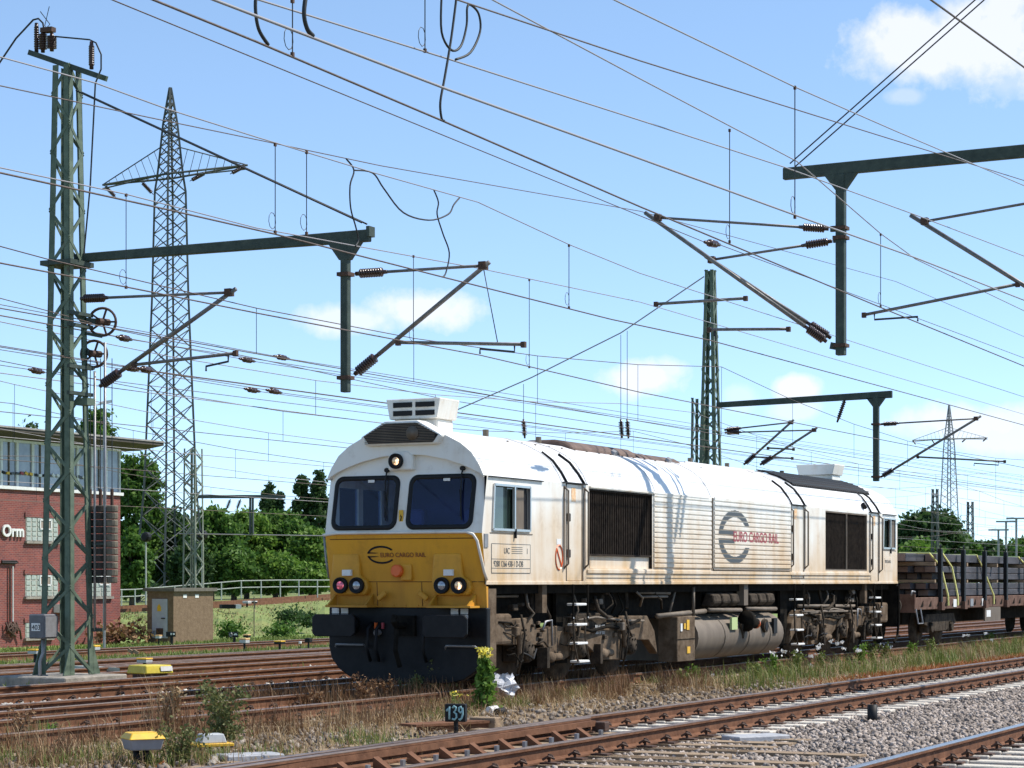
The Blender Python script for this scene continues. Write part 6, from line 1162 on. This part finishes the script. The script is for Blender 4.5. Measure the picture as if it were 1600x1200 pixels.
def lowbox(px, py, D_, w_, h_, label, capm, bodym, name='cap_box', leg=True, group='low capped boxes'):
    c = atD(px, py, D_); o = empty(name, c, label, 'box', group); k = D_/FPX; W_ = w_*k/2; hh = h_*k
    MB().box(c.x-W_, c.x+W_, c.y-W_, c.y+W_, c.z+hh*.45, c.z+hh*.8).build('housing', bodym, o, bevel=.01); MB().box(c.x-W_*1.05, c.x+W_*1.05, c.y-W_*1.05, c.y+W_*1.05, c.z+hh*.8+.002, c.z+hh).build('cap', capm, o, bevel=.01)
    MB().cyl((c.x, c.y, c.z-.3), (c.x, c.y, c.z+hh*.46), W_*.3, 8).build('leg', rubber, o); return o
pale = MATS['box_pale']; pk = mat('faded_orange', (.68, .42, .18), (.6, .35, .15), 5, .6)
lowbox(226, 1042, 44, 18, 14, 'small orange capped box behind the yellow point motor', yel, pale); lowbox(55, 1028, 52, 17, 14, 'orange capped box left of the lattice mast', yel, pale); lowbox(147, 1022, 56, 14, 14, 'orange capped box right of the mast foot', yel, pale); lowbox(248, 1002, 92, 8, 10, 'small faded capped box before the hut door', pk, pale); lowbox(382, 1011, 70, 12, 14, 'faded capped box beside the track right of the hut', pk, pale); lowbox(386, 1000, 84, 9, 9, 'small dark capped box beyond the board with the half disc', pk, rubber); lowbox(437, 1011, 66, 13, 10, 'yellow box beside the back track', yel, rubber); lowbox(482, 1009, 66, 9, 12, 'small dark box near the locomotive buffer', rubber, rubber); lowbox(386, 946, 140, 10, 7, 'pale box on the raised track, right one', whitep, pale); lowbox(398, 946, 140, 6, 7, 'narrow pale box on the raised track', whitep, rubber)
lowbox(469, 1009, 66, 4, 7, 'tiny white marker stone by the back track', whitep, whitep)
o = MB().prism([atD(125, 1046, 42), atD(187, 1049, 42), atD(187, 1043.5, 42), atD(125, 1041, 42)], (.3, .5, 0)).build('cable_cover', mat('cover_green', (.30, .36, .31), (.4, .44, .4), 5, .8)); tag(o, 'pale green cable cover behind the mast footing', 'cover', 'cable covers')
# dwarf signals
for px, py, D_, lab, sym in ((267, 998, 92, 'black dwarf signal with two white lights before the hut', 0), (365, 999, 84, 'black dwarf signal board with a white half disc', 1)):
    c = atD(px, py, D_); k = D_/FPX; o = empty('dwarf_signal', c, lab, 'signal', 'dwarf signals'); rt = V((ST, -CT, 0)); w_ = 7.5*k; MB().prism([V((c.x, c.y, 0))+rt*s_*w_+V((0, 0, z)) for s_, z in ((-1, c.z+3*k), (1, c.z+3*k), (1, c.z+11*k), (-1, c.z+11*k))], (.2, .15, 0)).build('board', rubber, o)
    MB().cyl((c.x+.05, c.y, c.z-.3), (c.x+.05, c.y, c.z+3.5*k), .06, 6).build('post', rubber, o)
    f0 = V((c.x, c.y, 0))-V((.012, .006, 0))
    if sym: MB().add([f0+rt*(3*k+3*k*math.cos(a))+V((0, 0, c.z+6.5*k+3*k*math.sin(a))) for a in np.linspace(0, math.pi, 12)], [tuple(range(12))]).build('half_disc', whitep, o); [MB().tube([f0+rt*(s_*1.6*k*math.cos(a)-4*k)+V((0, 0, c.z+7*k+3*k*math.sin(a))) for a in np.linspace(-1.3, 1.3, 7)], .02, 4).build('ring_mark', galv, o) for s_ in (1, -1)]
    else: [MB().box(f0.x-.01, f0.x+.005, f0.y-rt.y*0-(s_*k)*.9-.06, f0.y-(s_*k)*.9+.06, c.z+6*k, c.z+9*k).build('light', whitep, o) for s_ in (2.0, 5.0)]
t = atD(362, 951, 134); o = empty('point_indicator', t, 'dark low indicator lantern with white plate on the raised track', 'indicator'); rt = V((ST, -CT, 0)); MB().prism([t-rt*.6, t+rt*.25, t+rt*.25+V((0, 0, .26)), t-rt*.6+V((0, 0, .26))], (.3, .4, 0)).build('lantern', rubber, o); MB().prism([t+rt*.26, t+rt*.6, t+rt*.6+V((0, 0, .26)), t+rt*.26+V((0, 0, .26))], (.3, .4, 0)).build('plate', whitep, o)
o = MB().cyl(atD(397, 995, 112), atD(397, 932, 112), .03, 6).build('marker_stake', tankm); tag(o, 'thin bare stake standing on the bank', 'stake')
# dark heap by the signal box corner
p = atD(190, 995, 104); pts = RNG.normal(size=(500, 3))*np.array([.7, .7, .25])+np.array(p)+np.array([0, 0, .15]); v, f = quads(pts, .3); o = np_mesh('brush_heap', v, f, dryr); stuff(o, 'heap of dead brush at the signal box corner', 'brush heap')
for i, (px, py) in enumerate(((205, 1017), (213, 1018))):
    a, b_ = atD(px-5, py-2, 56), atD(px+3, py+3, 56); o = MB().bar(a, b_, .08, .08).build('timber_offcut', wood); tag(o, 'pale timber offcut between the back rails, %s of two' % ['left', 'right'][i], 'timber', 'timber offcuts')
